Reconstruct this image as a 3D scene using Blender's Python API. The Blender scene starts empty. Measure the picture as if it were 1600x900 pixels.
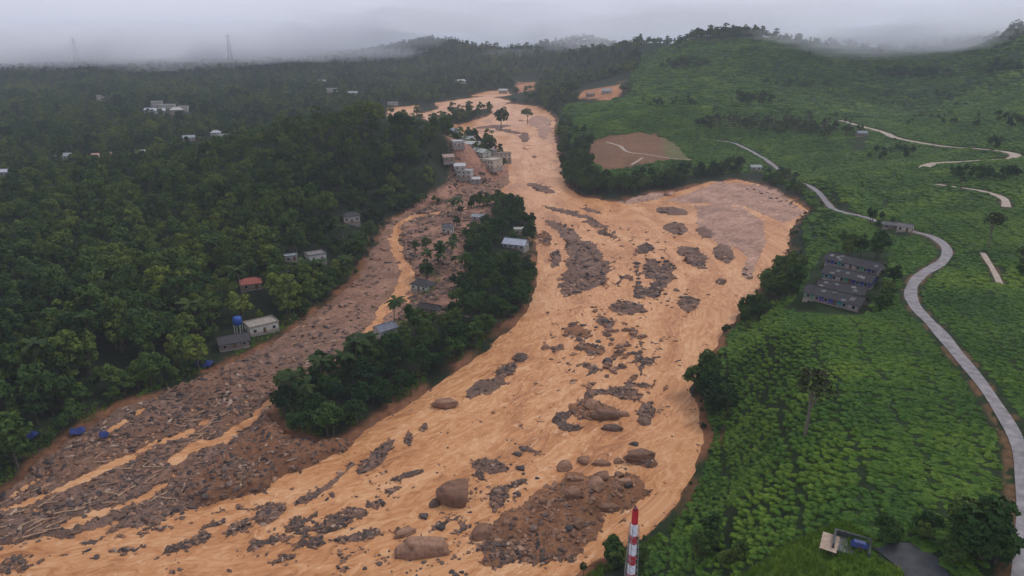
import bpy, bmesh, math, random
import numpy as np
from mathutils import Vector, Matrix, noise as mnoise

rng = np.random.default_rng(7)
random.seed(7)
SC = bpy.context.scene
COL = SC.collection
PI = math.pi

# ------------------------------------------------------------------ camera, sky, sun, exposure
CAM_Z, FPX, HORIZ = 100.0, 1081.0, 75.0
PITCH = math.atan((450 - HORIZ) / FPX)
cd = bpy.data.cameras.new('camera'); cam = bpy.data.objects.new('camera', cd); COL.objects.link(cam)
cam.location = (0, 0, CAM_Z); cam.rotation_euler = (PI / 2 - PITCH, 0, 0)
cd.sensor_width = 36.0; cd.lens = 36.0 * FPX / 1600.0; cd.clip_start = 0.5; cd.clip_end = 60000.0
SC.camera = cam
SUN_EL, SUN_AZ = math.radians(52), math.radians(-60)
W = bpy.data.worlds.new('World'); SC.world = W; W.use_nodes = True
nt = W.node_tree; nt.nodes.clear()
def wn(t, **k):
    n = nt.nodes.new(t)
    for a, b in k.items(): setattr(n, a, b)
    return n
sky = wn('ShaderNodeTexSky', sky_type='NISHITA', sun_disc=False, sun_elevation=SUN_EL, sun_rotation=SUN_AZ, air_density=1.0, dust_density=4.0, ozone_density=1.5)
gain = wn('ShaderNodeMix', data_type='RGBA', blend_type='MULTIPLY'); gain.inputs[0].default_value = 1; gain.inputs[7].default_value = (1, 1, 1, 1)
tc = wn('ShaderNodeTexCoord'); mp = wn('ShaderNodeMapping'); mp.inputs['Scale'].default_value = (1, 1, 3.5)
nz = wn('ShaderNodeTexNoise'); nz.inputs['Scale'].default_value = 2.2; nz.inputs['Detail'].default_value = 5
rmp = wn('ShaderNodeValToRGB'); rmp.color_ramp.elements[0].position = .25; rmp.color_ramp.elements[1].position = .75
rmp.color_ramp.elements[0].color = (6.9, 7.05, 8.6, 1); rmp.color_ramp.elements[1].color = (8.2, 8.35, 9.9, 1)   # overcast cloud deck
mixo = wn('ShaderNodeMix', data_type='RGBA'); mixo.inputs[0].default_value = .9
bg = wn('ShaderNodeBackground'); bg.inputs[1].default_value = .1
out = wn('ShaderNodeOutputWorld'); L = nt.links.new
L(tc.outputs['Generated'], mp.inputs[0]); L(mp.outputs[0], nz.inputs[0]); L(nz.outputs[0], rmp.inputs[0])
L(sky.outputs[0], gain.inputs[6]); L(gain.outputs[2], mixo.inputs[6]); L(rmp.outputs[0], mixo.inputs[7]); L(mixo.outputs[2], bg.inputs[0]); L(bg.outputs[0], out.inputs[0])
sd_ = bpy.data.lights.new('sun', 'SUN'); sun = bpy.data.objects.new('sun', sd_); COL.objects.link(sun)
sd_.energy = 1.5; sd_.angle = math.radians(18); sd_.color = (1, .97, .92)
sun.rotation_euler = (PI / 2 - SUN_EL, 0, SUN_AZ + PI)
SC.view_settings.view_transform = 'Standard'; SC.view_settings.look = 'None'; SC.view_settings.exposure = 0.0; SC.view_settings.gamma = 1
SC.view_settings.use_curve_mapping = False
SC.cycles.max_bounces = 8; SC.cycles.diffuse_bounces = 2; SC.cycles.glossy_bounces = 2; SC.cycles.volume_bounces = 5; SC.cycles.transparent_max_bounces = 4
SC.cycles.use_denoising = True

# ------------------------------------------------------------------ helpers
CP, SP = math.cos(PITCH), math.sin(PITCH)
def ray(px, py):
    """ground-distance-normalised ray: (dx/dY, dz/dY)"""
    px = np.asarray(px, float); py = np.asarray(py, float)
    a = (px - 800) / FPX; b = -(py - 450) / FPX
    Y = CP + b * SP; Z = -SP + b * CP
    return a / Y, Z / Y
def project(x, y, z):
    dz = z - CAM_Z
    dep = y * CP - dz * SP; up = y * SP + dz * CP
    dep = np.maximum(dep, 1e-3)
    return 800 + FPX * x / dep, 450 - FPX * up / dep
RS = 0.030
def zr(y): return RS * (np.clip(y, 20, 2600) - 120)
def on_river(px, py):
    rx, rz = ray(px, py)
    d = (CAM_Z + RS * 120) / (RS - rz)
    return np.stack([rx * d, d], -1)
def P(pts):
    a = np.array(pts, float); return on_river(a[:, 0], a[:, 1])
def sdist(x, y, poly):
    """signed distance to a closed world polygon, negative inside"""
    d2 = np.full(x.shape, 1e18); ins = np.zeros(x.shape, bool)
    n = len(poly)
    for i in range(n):
        ax, ay = poly[i]; bx, by = poly[(i + 1) % n]
        ex, ey = bx - ax, by - ay
        t = np.clip(((x - ax) * ex + (y - ay) * ey) / (ex * ex + ey * ey + 1e-9), 0, 1)
        d2 = np.minimum(d2, (x - ax - t * ex) ** 2 + (y - ay - t * ey) ** 2)
        c = ((ay > y) != (by > y)) & (x < (bx - ax) * (y - ay) / (by - ay + 1e-12) + ax)
        ins ^= c
    d = np.sqrt(d2); return np.where(ins, -d, d)
def inpoly(x, y, poly):
    ins = np.zeros(np.shape(x), bool); n = len(poly)
    for i in range(n):
        ax, ay = poly[i]; bx, by = poly[(i + 1) % n]
        ins ^= ((ay > y) != (by > y)) & (x < (bx - ax) * (y - ay) / (by - ay + 1e-12) + ax)
    return ins
def pldist(x, y, pl):
    """distance to polyline and value of the interpolated extra column(s)"""
    d2 = np.full(x.shape, 1e18); ex_ = np.zeros(x.shape); tt = np.zeros(x.shape); s0 = 0.; side = np.zeros(x.shape)
    for i in range(len(pl) - 1):
        ax, ay = pl[i][:2]; bx, by = pl[i + 1][:2]
        ex, ey = bx - ax, by - ay; ll = math.hypot(ex, ey) + 1e-9
        t = np.clip(((x - ax) * ex + (y - ay) * ey) / (ll * ll), 0, 1)
        q = (x - ax - t * ex) ** 2 + (y - ay - t * ey) ** 2
        m = q < d2
        d2 = np.where(m, q, d2); tt = np.where(m, s0 + t * ll, tt)
        side = np.where(m, (x - ax) * ey - (y - ay) * ex, side)
        if len(pl[i]) > 2: ex_ = np.where(m, pl[i][2] * (1 - t) + pl[i + 1][2] * t, ex_)
        s0 += ll
    return np.sqrt(d2), ex_, tt, np.sign(side)
def ss(t):
    t = np.clip(t, 0, 1); return t * t * (3 - 2 * t)
def hsh(i, j, s):
    n = (i.astype(np.int64) * 374761393 + j.astype(np.int64) * 668265263 + s * 974711) & 0x7fffffff
    n = ((n ^ (n >> 13)) * 1274126177) & 0x7fffffff
    n = (n ^ (n >> 16)) & 0xffff
    return n / 65535.0
def vn(x, y, s=0):
    xi = np.floor(x); yi = np.floor(y); fx = x - xi; fy = y - yi
    fx = fx * fx * (3 - 2 * fx); fy = fy * fy * (3 - 2 * fy)
    a = hsh(xi, yi, s); b = hsh(xi + 1, yi, s); c = hsh(xi, yi + 1, s); d = hsh(xi + 1, yi + 1, s)
    return (a * (1 - fx) + b * fx) * (1 - fy) + (c * (1 - fx) + d * fx) * fy
def fbm(x, y, s=0, o=4):
    r = np.zeros(np.shape(x)); a = .5
    for k in range(o):
        r = r + a * (vn(x, y, s + k) - .5); x = x * 2.03 + 17.1; y = y * 2.03 + 5.3; a *= .5
    return r          # about -0.5..0.5

def tag(o, label=None, cat=None, group=None, kind=None):
    if label: o['label'] = label
    if cat: o['category'] = cat
    if group: o['group'] = group
    if kind: o['kind'] = kind
    return o
def mesh_obj(name, me, mat=None, parent=None, loc=None, link=True):
    o = bpy.data.objects.new(name, me)
    if link: COL.objects.link(o)
    if mat is not None and len(me.materials) == 0: me.materials.append(mat)
    if parent: o.parent = parent
    if loc is not None: o.location = loc
    return o
def mk(name, V, F, mat=None, smooth=False):
    me = bpy.data.meshes.new(name)
    me.from_pydata([tuple(v) for v in V], [], [tuple(f) for f in F])
    if smooth: me.polygons.foreach_set('use_smooth', [True] * len(me.polygons))
    if mat: me.materials.append(mat)
    me.update(); return me
def empty(name, loc, rz=0):
    o = bpy.data.objects.new(name, None); COL.objects.link(o); o.location = loc; o.rotation_euler = (0, 0, rz); o.empty_display_size = .3; return o
class MB:
    def __init__(s): s.V = []; s.F = []
    def quadmesh(s, V, F):
        n = len(s.V); s.V += [tuple(v) for v in V]; s.F += [tuple(i + n for i in f) for f in F]
    def box(s, x0, x1, y0, y1, z0, z1):
        s.quadmesh([(x0, y0, z0), (x1, y0, z0), (x1, y1, z0), (x0, y1, z0), (x0, y0, z1), (x1, y0, z1), (x1, y1, z1), (x0, y1, z1)],
                   [(0, 3, 2, 1), (4, 5, 6, 7), (0, 1, 5, 4), (1, 2, 6, 5), (2, 3, 7, 6), (3, 0, 4, 7)])
    def tube(s, pts, rad, n=7):
        rings = []
        pts = [Vector(p) for p in pts]
        for i, p in enumerate(pts):
            d = (pts[min(i + 1, len(pts) - 1)] - pts[max(i - 1, 0)]).normalized()
            a = d.cross(Vector((0, 0, 1)))
            if a.length < 1e-3: a = Vector((1, 0, 0))
            a.normalize(); b = d.cross(a); r = rad[i] if hasattr(rad, '__len__') else rad
            rings.append([p + a * (r * math.cos(2 * PI * k / n)) + b * (r * math.sin(2 * PI * k / n)) for k in range(n)])
        V = [v for r in rings for v in r]; F = []
        for i in range(len(rings) - 1):
            for k in range(n): F.append((i * n + k, i * n + (k + 1) % n, (i + 1) * n + (k + 1) % n, (i + 1) * n + k))
        F.append(tuple(range(n))[::-1]); F.append(tuple((len(rings) - 1) * n + k for k in range(n)))
        s.quadmesh(V, F)
    def mesh(s, name, mat=None, smooth=False): return mk(name, s.V, s.F, mat, smooth)
    def build(s, name, mat=None, parent=None, smooth=False): return mesh_obj(name, s.mesh(name, mat, smooth), None, parent)

# ------------------------------------------------------------------ materials
def material(name):
    m = bpy.data.materials.new(name); m.use_nodes = True; t = m.node_tree; return m, t, t.nodes['Principled BSDF']
def nd(t, ty, **k):
    n = t.nodes.new(ty)
    for a, b in k.items(): setattr(n, a, b)
    return n
def simple(name, col, rough=.7, var=.25, scale=1.5, bump=0, spec=.3, metal=0):
    m, t, b = material(name); c = nd(t, 'ShaderNodeTexCoord'); n = nd(t, 'ShaderNodeTexNoise'); n.inputs['Scale'].default_value = scale; n.inputs['Detail'].default_value = 6; n.inputs['Roughness'].default_value = .65
    r = nd(t, 'ShaderNodeValToRGB'); r.color_ramp.elements[0].position = .3; r.color_ramp.elements[1].position = .7
    r.color_ramp.elements[0].color = tuple(x * (1 - var) for x in col) + (1,); r.color_ramp.elements[1].color = tuple(min(1, x * (1 + var)) for x in col) + (1,)
    t.links.new(c.outputs['Object'], n.inputs[0]); t.links.new(n.outputs[0], r.inputs[0]); t.links.new(r.outputs[0], b.inputs['Base Color'])
    b.inputs['Roughness'].default_value = rough; b.inputs['Specular IOR Level'].default_value = spec; b.inputs['Metallic'].default_value = metal
    if bump:
        bp = nd(t, 'ShaderNodeBump'); bp.inputs['Strength'].default_value = bump; bp.inputs['Distance'].default_value = .1
        t.links.new(n.outputs[0], bp.inputs['Height']); t.links.new(bp.outputs[0], b.inputs['Normal'])
    return m
def foliage(name, stops, big=0.012, rough=.55, rnd=.62):
    """leaf colour varies by plant (random) and over the hillside"""
    m, t, b = material(name); oi = nd(t, 'ShaderNodeObjectInfo'); g = nd(t, 'ShaderNodeNewGeometry')
    n = nd(t, 'ShaderNodeTexNoise'); n.inputs['Scale'].default_value = big; n.inputs['Detail'].default_value = 2
    t.links.new(oi.outputs['Location'], n.inputs[0])
    n2 = nd(t, 'ShaderNodeTexNoise'); n2.inputs['Scale'].default_value = 0.9; n2.inputs['Detail'].default_value = 2
    t.links.new(g.outputs['Position'], n2.inputs[0])
    a = nd(t, 'ShaderNodeMath', operation='MULTIPLY_ADD'); a.inputs[1].default_value = rnd; a.inputs[2].default_value = -.27 - rnd / 2
    t.links.new(oi.outputs['Random'], a.inputs[0])
    s1 = nd(t, 'ShaderNodeMath', operation='MULTIPLY_ADD'); s1.inputs[1].default_value = 1.15; t.links.new(n.outputs[0], s1.inputs[0]); t.links.new(a.outputs[0], s1.inputs[2])
    s2 = nd(t, 'ShaderNodeMath', operation='MULTIPLY_ADD'); s2.inputs[1].default_value = .5; t.links.new(n2.outputs[0], s2.inputs[0]); t.links.new(s1.outputs[0], s2.inputs[2])
    r = nd(t, 'ShaderNodeValToRGB'); cr = r.color_ramp
    while len(cr.elements) < len(stops): cr.elements.new(.5)
    for e, (p, c) in zip(cr.elements, stops): e.position = p; e.color = c + (1,)
    t.links.new(s2.outputs[0], r.inputs[0]); t.links.new(r.outputs[0], b.inputs['Base Color'])
    b.inputs['Roughness'].default_value = rough; b.inputs['Specular IOR Level'].default_value = .04
    return m
M = {}
M['leaf'] = foliage('forest_leaves', [(.05, (.009, .022, .010)), (.33, (.020, .045, .013)), (.56, (.042, .076, .017)), (.76, (.072, .106, .020)), (1.0, (.13, .155, .024))])
M['leaf_bank'] = foliage('bank_leaves', [(.05, (.009, .024, .010)), (.4, (.019, .046, .013)), (.7, (.038, .072, .016)), (.95, (.07, .10, .02))])
M['leaf_thin'] = foliage('thin_leaves', [(.1, (.012, .018, .010)), (.5, (.022, .030, .014)), (.9, (.036, .042, .018))])
M['tea'] = foliage('tea_leaves', [(.05, (.016, .040, .010)), (.38, (.031, .074, .012)), (.62, (.054, .108, .014)), (.95, (.115, .175, .020))], big=.035, rough=.5, rnd=.22)
M['grass'] = foliage('grass_blades', [(.1, (.075, .155, .014)), (.5, (.115, .205, .018)), (.9, (.17, .24, .03))], big=.1)
M['palm'] = foliage('palm_leaves', [(.1, (.016, .034, .012)), (.9, (.040, .060, .015))])
M['bark'] = simple('bark', (.075, .058, .045), .9, .3, 4)
M['palebark'] = simple('pale_bark', (.14, .115, .09), .9, .3, 3)
def rock_mat(name, stops):
    m, t, b = material(name); oi = nd(t, 'ShaderNodeObjectInfo'); g = nd(t, 'ShaderNodeNewGeometry'); n = nd(t, 'ShaderNodeTexNoise'); n.inputs['Scale'].default_value = .9; n.inputs['Detail'].default_value = 9; n.inputs['Roughness'].default_value = .72
    t.links.new(g.outputs['Position'], n.inputs[0]); r = nd(t, 'ShaderNodeValToRGB'); cr = r.color_ramp
    while len(cr.elements) < len(stops): cr.elements.new(.5)
    for e, (p, c) in zip(cr.elements, stops): e.position = p; e.color = c + (1,)
    a = nd(t, 'ShaderNodeMath', operation='MULTIPLY_ADD'); a.inputs[1].default_value = .5; a.inputs[2].default_value = -.25; t.links.new(oi.outputs['Random'], a.inputs[0])
    a2 = nd(t, 'ShaderNodeMath', operation='ADD'); t.links.new(n.outputs[0], a2.inputs[0]); t.links.new(a.outputs[0], a2.inputs[1])
    t.links.new(a2.outputs[0], r.inputs[0]); t.links.new(r.outputs[0], b.inputs['Base Color']); bp = nd(t, 'ShaderNodeBump'); bp.inputs['Strength'].default_value = .6; bp.inputs['Distance'].default_value = .4
    t.links.new(n.outputs[0], bp.inputs['Height']); t.links.new(bp.outputs[0], b.inputs['Normal']); b.inputs['Roughness'].default_value = .7; b.inputs['Specular IOR Level'].default_value = .2
    return m
M['rock'] = rock_mat('boulder_stone', [(.2, (.075, .050, .040)), (.45, (.165, .088, .054)), (.65, (.235, .125, .075)), (.85, (.33, .20, .13))])
M['rock_grey'] = rock_mat('grey_stone', [(.2, (.035, .032, .033)), (.5, (.085, .066, .060)), (.7, (.14, .092, .068)), (.9, (.22, .15, .11))])
def rubble_mat():
    m, t, b = material('rubble_stone'); oi = nd(t, 'ShaderNodeObjectInfo'); r = nd(t, 'ShaderNodeValToRGB'); cr = r.color_ramp
    stops = [(0, (.035, .030, .030)), (.35, (.075, .052, .044)), (.65, (.14, .085, .06)), (.88, (.20, .115, .075)), (1, (.36, .26, .19))]
    while len(cr.elements) < len(stops): cr.elements.new(.5)
    for e, (p, c) in zip(cr.elements, stops): e.position = p; e.color = c + (1,)
    t.links.new(oi.outputs['Random'], r.inputs[0]); t.links.new(r.outputs[0], b.inputs['Base Color']); b.inputs['Roughness'].default_value = .75; b.inputs['Specular IOR Level'].default_value = .25
    return m
M['rubble'] = rubble_mat()
M['log'] = simple('stripped_timber', (.36, .23, .14), .8, .3, 1.2)
M['road'] = simple('worn_asphalt', (.19, .175, .175), .7, .45, .5, .1)
M['dirt'] = simple('dirt_track', (.33, .265, .21), .85, .25, .3)
M['yard'] = simple('wet_asphalt', (.024, .026, .029), .6, .6, .6)
def terrain_mat():
    m, t, b = material('hill_ground'); at = nd(t, 'ShaderNodeAttribute', attribute_name='albedo'); g = nd(t, 'ShaderNodeNewGeometry')
    n = nd(t, 'ShaderNodeTexNoise'); n.inputs['Scale'].default_value = .55; n.inputs['Detail'].default_value = 8; n.inputs['Roughness'].default_value = .7
    t.links.new(g.outputs['Position'], n.inputs[0])
    r = nd(t, 'ShaderNodeMapRange'); r.inputs[1].default_value = .3; r.inputs[2].default_value = .7; r.inputs[3].default_value = .55; r.inputs[4].default_value = 1.45
    t.links.new(n.outputs[0], r.inputs[0])
    mx = nd(t, 'ShaderNodeMix', data_type='RGBA', blend_type='MULTIPLY'); mx.inputs[0].default_value = 1
    cb = nd(t, 'ShaderNodeCombineColor'); [t.links.new(r.outputs[0], cb.inputs[i]) for i in range(3)]
    t.links.new(at.outputs['Color'], mx.inputs[6]); t.links.new(cb.outputs[0], mx.inputs[7]); t.links.new(mx.outputs[2], b.inputs['Base Color'])
    bp = nd(t, 'ShaderNodeBump'); bp.inputs['Strength'].default_value = .7; bp.inputs['Distance'].default_value = .5
    t.links.new(n.outputs[0], bp.inputs['Height']); t.links.new(bp.outputs[0], b.inputs['Normal'])
    b.inputs['Roughness'].default_value = .85; b.inputs['Specular IOR Level'].default_value = .08
    return m
M['terrain'] = terrain_mat()
def water_mat():
    m, t, b = material('muddy_water'); at = nd(t, 'ShaderNodeAttribute', attribute_name='flow')
    mp = nd(t, 'ShaderNodeMapping'); mp.inputs['Scale'].default_value = (.36, .14, 1)
    t.links.new(at.outputs['Vector'], mp.inputs[0])
    n = nd(t, 'ShaderNodeTexNoise'); n.inputs['Scale'].default_value = 1; n.inputs['Detail'].default_value = 9; n.inputs['Roughness'].default_value = .66; n.inputs['Distortion'].default_value = 2.2
    t.links.new(mp.outputs[0], n.inputs[0])
    r = nd(t, 'ShaderNodeValToRGB'); cr = r.color_ramp; cr.elements[0].position = .3; cr.elements[1].position = .72
    cr.elements[0].color = (.33, .138, .054, 1); cr.elements[1].color = (.66, .375, .19, 1)
    e = cr.elements.new(.5); e.color = (.525, .242, .098, 1)
    n4 = nd(t, 'ShaderNodeTexNoise'); n4.inputs['Scale'].default_value = .045; n4.inputs['Detail'].default_value = 5; n4.inputs['Distortion'].default_value = 1.0; mp4 = nd(t, 'ShaderNodeMapping'); mp4.inputs['Scale'].default_value = (1.6, .6, 1); t.links.new(at.outputs['Vector'], mp4.inputs[0]); t.links.new(mp4.outputs[0], n4.inputs[0])
    av = nd(t, 'ShaderNodeMath', operation='MULTIPLY_ADD'); av.inputs[1].default_value = .75; av.inputs[2].default_value = -.375; t.links.new(n4.outputs[0], av.inputs[0])
    sm = nd(t, 'ShaderNodeMath', operation='ADD'); t.links.new(n.outputs[0], sm.inputs[0]); t.links.new(av.outputs[0], sm.inputs[1])
    t.links.new(sm.outputs[0], r.inputs[0])
    # churned pale froth where the current breaks
    mp2 = nd(t, 'ShaderNodeMapping'); mp2.inputs['Scale'].default_value = (.75, .30, 1); t.links.new(at.outputs['Vector'], mp2.inputs[0])
    n2 = nd(t, 'ShaderNodeTexNoise'); n2.inputs['Detail'].default_value = 9; n2.inputs['Scale'].default_value = 1; n2.inputs['Roughness'].default_value = .75; t.links.new(mp2.outputs[0], n2.inputs[0])
    n3 = nd(t, 'ShaderNodeTexNoise'); n3.inputs['Scale'].default_value = .018; n3.inputs['Detail'].default_value = 2; t.links.new(at.outputs['Vector'], n3.inputs[0])
    m1 = nd(t, 'ShaderNodeMapRange'); m1.inputs[1].default_value = .56; m1.inputs[2].default_value = .67; t.links.new(n2.outputs[0], m1.inputs[0])
    m2 = nd(t, 'ShaderNodeMapRange'); m2.inputs[1].default_value = .40; m2.inputs[2].default_value = .56; t.links.new(n3.outputs[0], m2.inputs[0])
    mm = nd(t, 'ShaderNodeMath', operation='MULTIPLY'); t.links.new(m1.outputs[0], mm.inputs[0]); t.links.new(m2.outputs[0], mm.inputs[1])
    mx = nd(t, 'ShaderNodeMix', data_type='RGBA'); mx.inputs[7].default_value = (.76, .52, .33, 1)
    t.links.new(mm.outputs[0], mx.inputs[0]); t.links.new(r.outputs[0], mx.inputs[6]); t.links.new(mx.outputs[2], b.inputs['Base Color'])
    bp = nd(t, 'ShaderNodeBump'); bp.inputs['Strength'].default_value = .8; bp.inputs['Distance'].default_value = .6
    ad = nd(t, 'ShaderNodeMath', operation='ADD'); t.links.new(n.outputs[0], ad.inputs[0]); t.links.new(n2.outputs[0], ad.inputs[1])
    t.links.new(ad.outputs[0], bp.inputs['Height']); t.links.new(bp.outputs[0], b.inputs['Normal'])
    b.inputs['Roughness'].default_value = .32; b.inputs['IOR'].default_value = 1.33; b.inputs['Specular IOR Level'].default_value = .25
    return m
M['water'] = water_mat()

# ------------------------------------------------------------------ plan of the flood, traced on the sloping valley floor
FLOOD = P([(-330, 900), (-150, 838), (0, 776), (42, 748), (62, 718), (120, 682), (190, 640), (240, 622), (290, 600), (335, 580), (385, 560), (430, 535), (480, 500), (530, 462), (566, 430),
           (580, 395), (596, 364), (612, 345), (650, 330), (700, 318), (735, 306), (722, 292), (765, 287), (783, 282), (797, 262), (797, 246), (786, 238), (770, 232), (757, 222), (735, 213), (712, 205), (698, 196),
           (735, 187), (770, 178), (768, 166), (800, 162), (838, 166), (858, 176), (869, 188), (863, 206), (868, 226), (875, 260), (881, 288), (905, 307), (940, 313), (975, 317),
           (1000, 306), (1060, 300), (1085, 292), (1110, 284), (1150, 281), (1200, 291), (1240, 314), (1264, 332), (1238, 350), (1232, 385), (1220, 415), (1190, 448), (1160, 480),
           (1130, 520), (1108, 560), (1085, 590), (1078, 612), (1092, 645), (1098, 690), (1082, 735), (1060, 785), (1015, 830), (962, 865), (905, 890), (860, 930), (800, 1010), (500, 1120), (-330, 1120)])
FAR = [P([(655, 178), (690, 170), (722, 160), (770, 152), (800, 158), (775, 168), (738, 172), (700, 186), (672, 190)]), P([(735, 150), (760, 143), (790, 141), (800, 150), (770, 152)]), P([(604, 169), (650, 165), (656, 178), (640, 184), (606, 181)]), P([(680, 161), (730, 154), (768, 149), (772, 158), (720, 167), (690, 172)])]
ISLAND = P([(418, 655), (432, 622), (470, 596), (520, 572), (560, 549), (592, 527), (608, 508), (640, 474), (656, 442), (642, 415), (630, 385), (634, 358), (652, 345), (700, 333), (760, 319), (790, 315),
            (820, 330), (838, 355), (840, 400), (838, 450), (828, 480), (800, 512), (760, 547), (700, 592), (640, 632), (584, 664), (548, 690), (500, 700), (450, 690)])
ISLAND2 = P([(705, 192), (718, 181), (745, 175), (766, 172), (767, 181), (740, 188), (718, 196)])
DEBRIS = P([(-330, 890), (-150, 850), (0, 862), (84, 848), (145, 852), (236, 826), (304, 800), (378, 782), (456, 746), (540, 704), (590, 664), (620, 560), (650, 430), (700, 332), (790, 316),
            (782, 300), (800, 286), (797, 262), (740, 250), (600, 330), (540, 400), (300, 560), (0, 740), (-330, 850)])
STREAMS = [[(705, 330, 3), (645, 338, 6), (624, 352, 8), (615, 375, 9), (624, 402, 11), (638, 428, 12), (628, 455, 12), (605, 480, 11), (590, 503, 11), (562, 540, 8), (520, 563, 6), (500, 577, 5)],
           [(428, 618, 7), (400, 650, 10), (375, 668, 12), (345, 690, 11), (300, 700, 13), (278, 712, 11), (272, 745, 9), (243, 765, 14), (200, 790, 12), (150, 806, 12), (100, 822, 10)],
           [(320, 660, 6), (290, 680, 9), (243, 692, 9), (209, 714, 8), (169, 730, 11), (120, 755, 8), (88, 768, 12), (40, 788, 9), (-40, 806, 10)],
           [(250, 620, 4), (215, 645, 4), (150, 690, 5), (110, 720, 5), (60, 750, 5), (20, 775, 6)],
           [(800, 312, 9), (770, 318, 4), (720, 330, 3), (660, 336, 4)],
           [(210, 800, 9), (150, 835, 12), (100, 845, 8)]]
def ell(cx, cy, rx, ry, ang=0):
    a = math.radians(ang); return [(cx + rx * math.cos(t) * math.cos(a) - ry * math.sin(t) * math.sin(a), cy + rx * math.cos(t) * math.sin(a) + ry * math.sin(t) * math.cos(a)) for t in np.linspace(0, 2 * PI, 15)[:-1]]
# bars in the river: (outline, height, soil colour)
GR, BR, PK, DK = (.150, .092, .068), (.190, .090, .046), (.33, .20, .145), (.085, .060, .048)
BARS = [([(840, 338), (867, 345), (901, 362), (913, 376), (932, 381), (948, 403), (953, 440), (928, 452), (901, 462), (874, 469), (869, 442), (879, 425), (886, 398), (882, 381), (861, 357)], 1.2, GR),
        (ell(890, 333, 46, 5, 14), .8, GR), (ell(922, 329, 22, 3, 12), .6, GR), (ell(930, 350, 22, 5, 14), .7, GR), (ell(868, 405, 9, 16, 12), .7, GR), (ell(852, 372, 13, 14, -30), .7, BR), (ell(846, 294, 26, 6, 16), .7, GR),
        (ell(918, 388, 16, 5, 8), .6, GR), (ell(945, 365, 14, 5, 20), .6, DK),
        ([(1085, 320), (1161, 322), (1193, 344), (1200, 378), (1186, 408), (1171, 438), (1158, 432), (1166, 401), (1144, 386), (1121, 382), (1087, 357)], .7, PK),
        ([(1030, 316), (1080, 300), (1120, 283), (1208, 291), (1262, 334), (1224, 350), (1194, 337), (1161, 322), (1094, 318)], .9, PK),
        ([(960, 318), (990, 300), (1060, 298), (1030, 312), (985, 320)], .9, PK),
        (ell(1050, 330, 28, 7, 5), .6, GR), (ell(1055, 357, 22, 10, 5), .9, GR), (ell(1082, 398, 27, 12, 22), .9, GR), (ell(1131, 396, 19, 14, 20), .9, GR), (ell(1103, 364, 17, 8, 20), .8, GR), (ell(1090, 415, 26, 5, 18), .7, GR),
        (ell(1008, 388, 14, 9, -10), .8, DK), (ell(1018, 420, 14, 18, 20), .8, GR), (ell(1040, 430, 14, 22, 25), .8, GR), (ell(1000, 455, 11, 12, 0), .7, DK), (ell(1022, 455, 14, 14, 0), .7, DK), (ell(1076, 474, 20, 13, 10), .7, GR), (ell(1125, 440, 12, 5, 0), .5, DK), (ell(1168, 425, 10, 14, 0), .5, PK),
        (ell(981, 482, 30, 11, 3), 1.1, GR),
        (ell(760, 604, 36, 13, -22), .9, GR), (ell(700, 632, 22, 8, -8), .7, GR), (ell(790, 578, 20, 10, -30), .7, DK), (ell(812, 560, 14, 9, -10), .7, DK),
        ([(552, 746), (580, 707), (621, 681), (610, 715), (585, 735)], .9, GR), (ell(637, 685, 8, 14, 25), .8, GR), (ell(662, 668, 8, 10, 30), .7, GR), (ell(638, 743, 27, 5, -18), .7, DK),
        ([(458, 795), (460, 775), (500, 760), (550, 725), (545, 737), (500, 778)], 1.0, GR), (ell(422, 803, 30, 13, -28), 1.0, GR), (ell(372, 822, 26, 8, -35), .7, DK), (ell(290, 850, 60, 7, -22), .7, DK), (ell(335, 820, 24, 5, -18), .5, DK),
        (ell(588, 788, 22, 8, -8), .7, GR), (ell(556, 802, 22, 8, 5), .8, GR), (ell(520, 822, 36, 11, -14), .8, DK), (ell(612, 767, 18, 5, -15), .6, GR), (ell(500, 850, 26, 6, -12), .5, DK), (ell(540, 843, 22, 8, -8), .7, GR), (ell(575, 880, 22, 5, -25), .6, DK),
        (ell(763, 729, 33, 12, 5), .9, GR), (ell(750, 745, 14, 8, 15), .6, DK), (ell(830, 705, 28, 4, 14), .6, GR), (ell(778, 780, 13, 20, 32), .9, GR), (ell(805, 757, 20, 6, -20), .6, DK),
        ([(748, 856), (760, 815), (800, 792), (834, 771), (867, 750), (890, 736), (935, 738), (969, 741), (1002, 740), (1020, 769), (1004, 785), (984, 804), (959, 800), (944, 815), (937, 842), (911, 858), (898, 873), (851, 885), (807, 876), (773, 888), (753, 878)], 2.2, BR),
        (ell(925, 642, 42, 15, 3), 1.0, BR), (ell(878, 652, 20, 9, -20), .8, DK), (ell(890, 668, 22, 6, 5), .6, DK), (ell(1010, 645, 15, 22, 15), .9, GR), (ell(960, 612, 44, 8, -4), .7, GR), (ell(1000, 603, 26, 5, -4), .6, GR), (ell(975, 618, 30, 5, 4), .6, GR), (ell(1000, 720, 30, 12, 12), .9, BR), (ell(820, 215, 10, 9, 30), .5, GR), (ell(850, 205, 12, 14, 10), .5, PK), (ell(795, 205, 26, 3, 10), .5, GR), (ell(770, 198, 30, 3, -4), .5, GR), (ell(843, 190, 20, 10, 0), .5, PK), (ell(835, 245, 5, 3, 0), .5, GR),
        (ell(905, 520, 24, 10, 10), .35, BR), (ell(945, 505, 18, 9, 30), .4, GR), (ell(925, 545, 24, 8, 10), .3, BR), (ell(870, 545, 16, 6, 5), .3, GR), (ell(970, 575, 16, 4, 0), .3, GR), (ell(990, 520, 8, 10, -20), .3, GR), (ell(915, 572, 18, 5, 15), .3, GR)]
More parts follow.
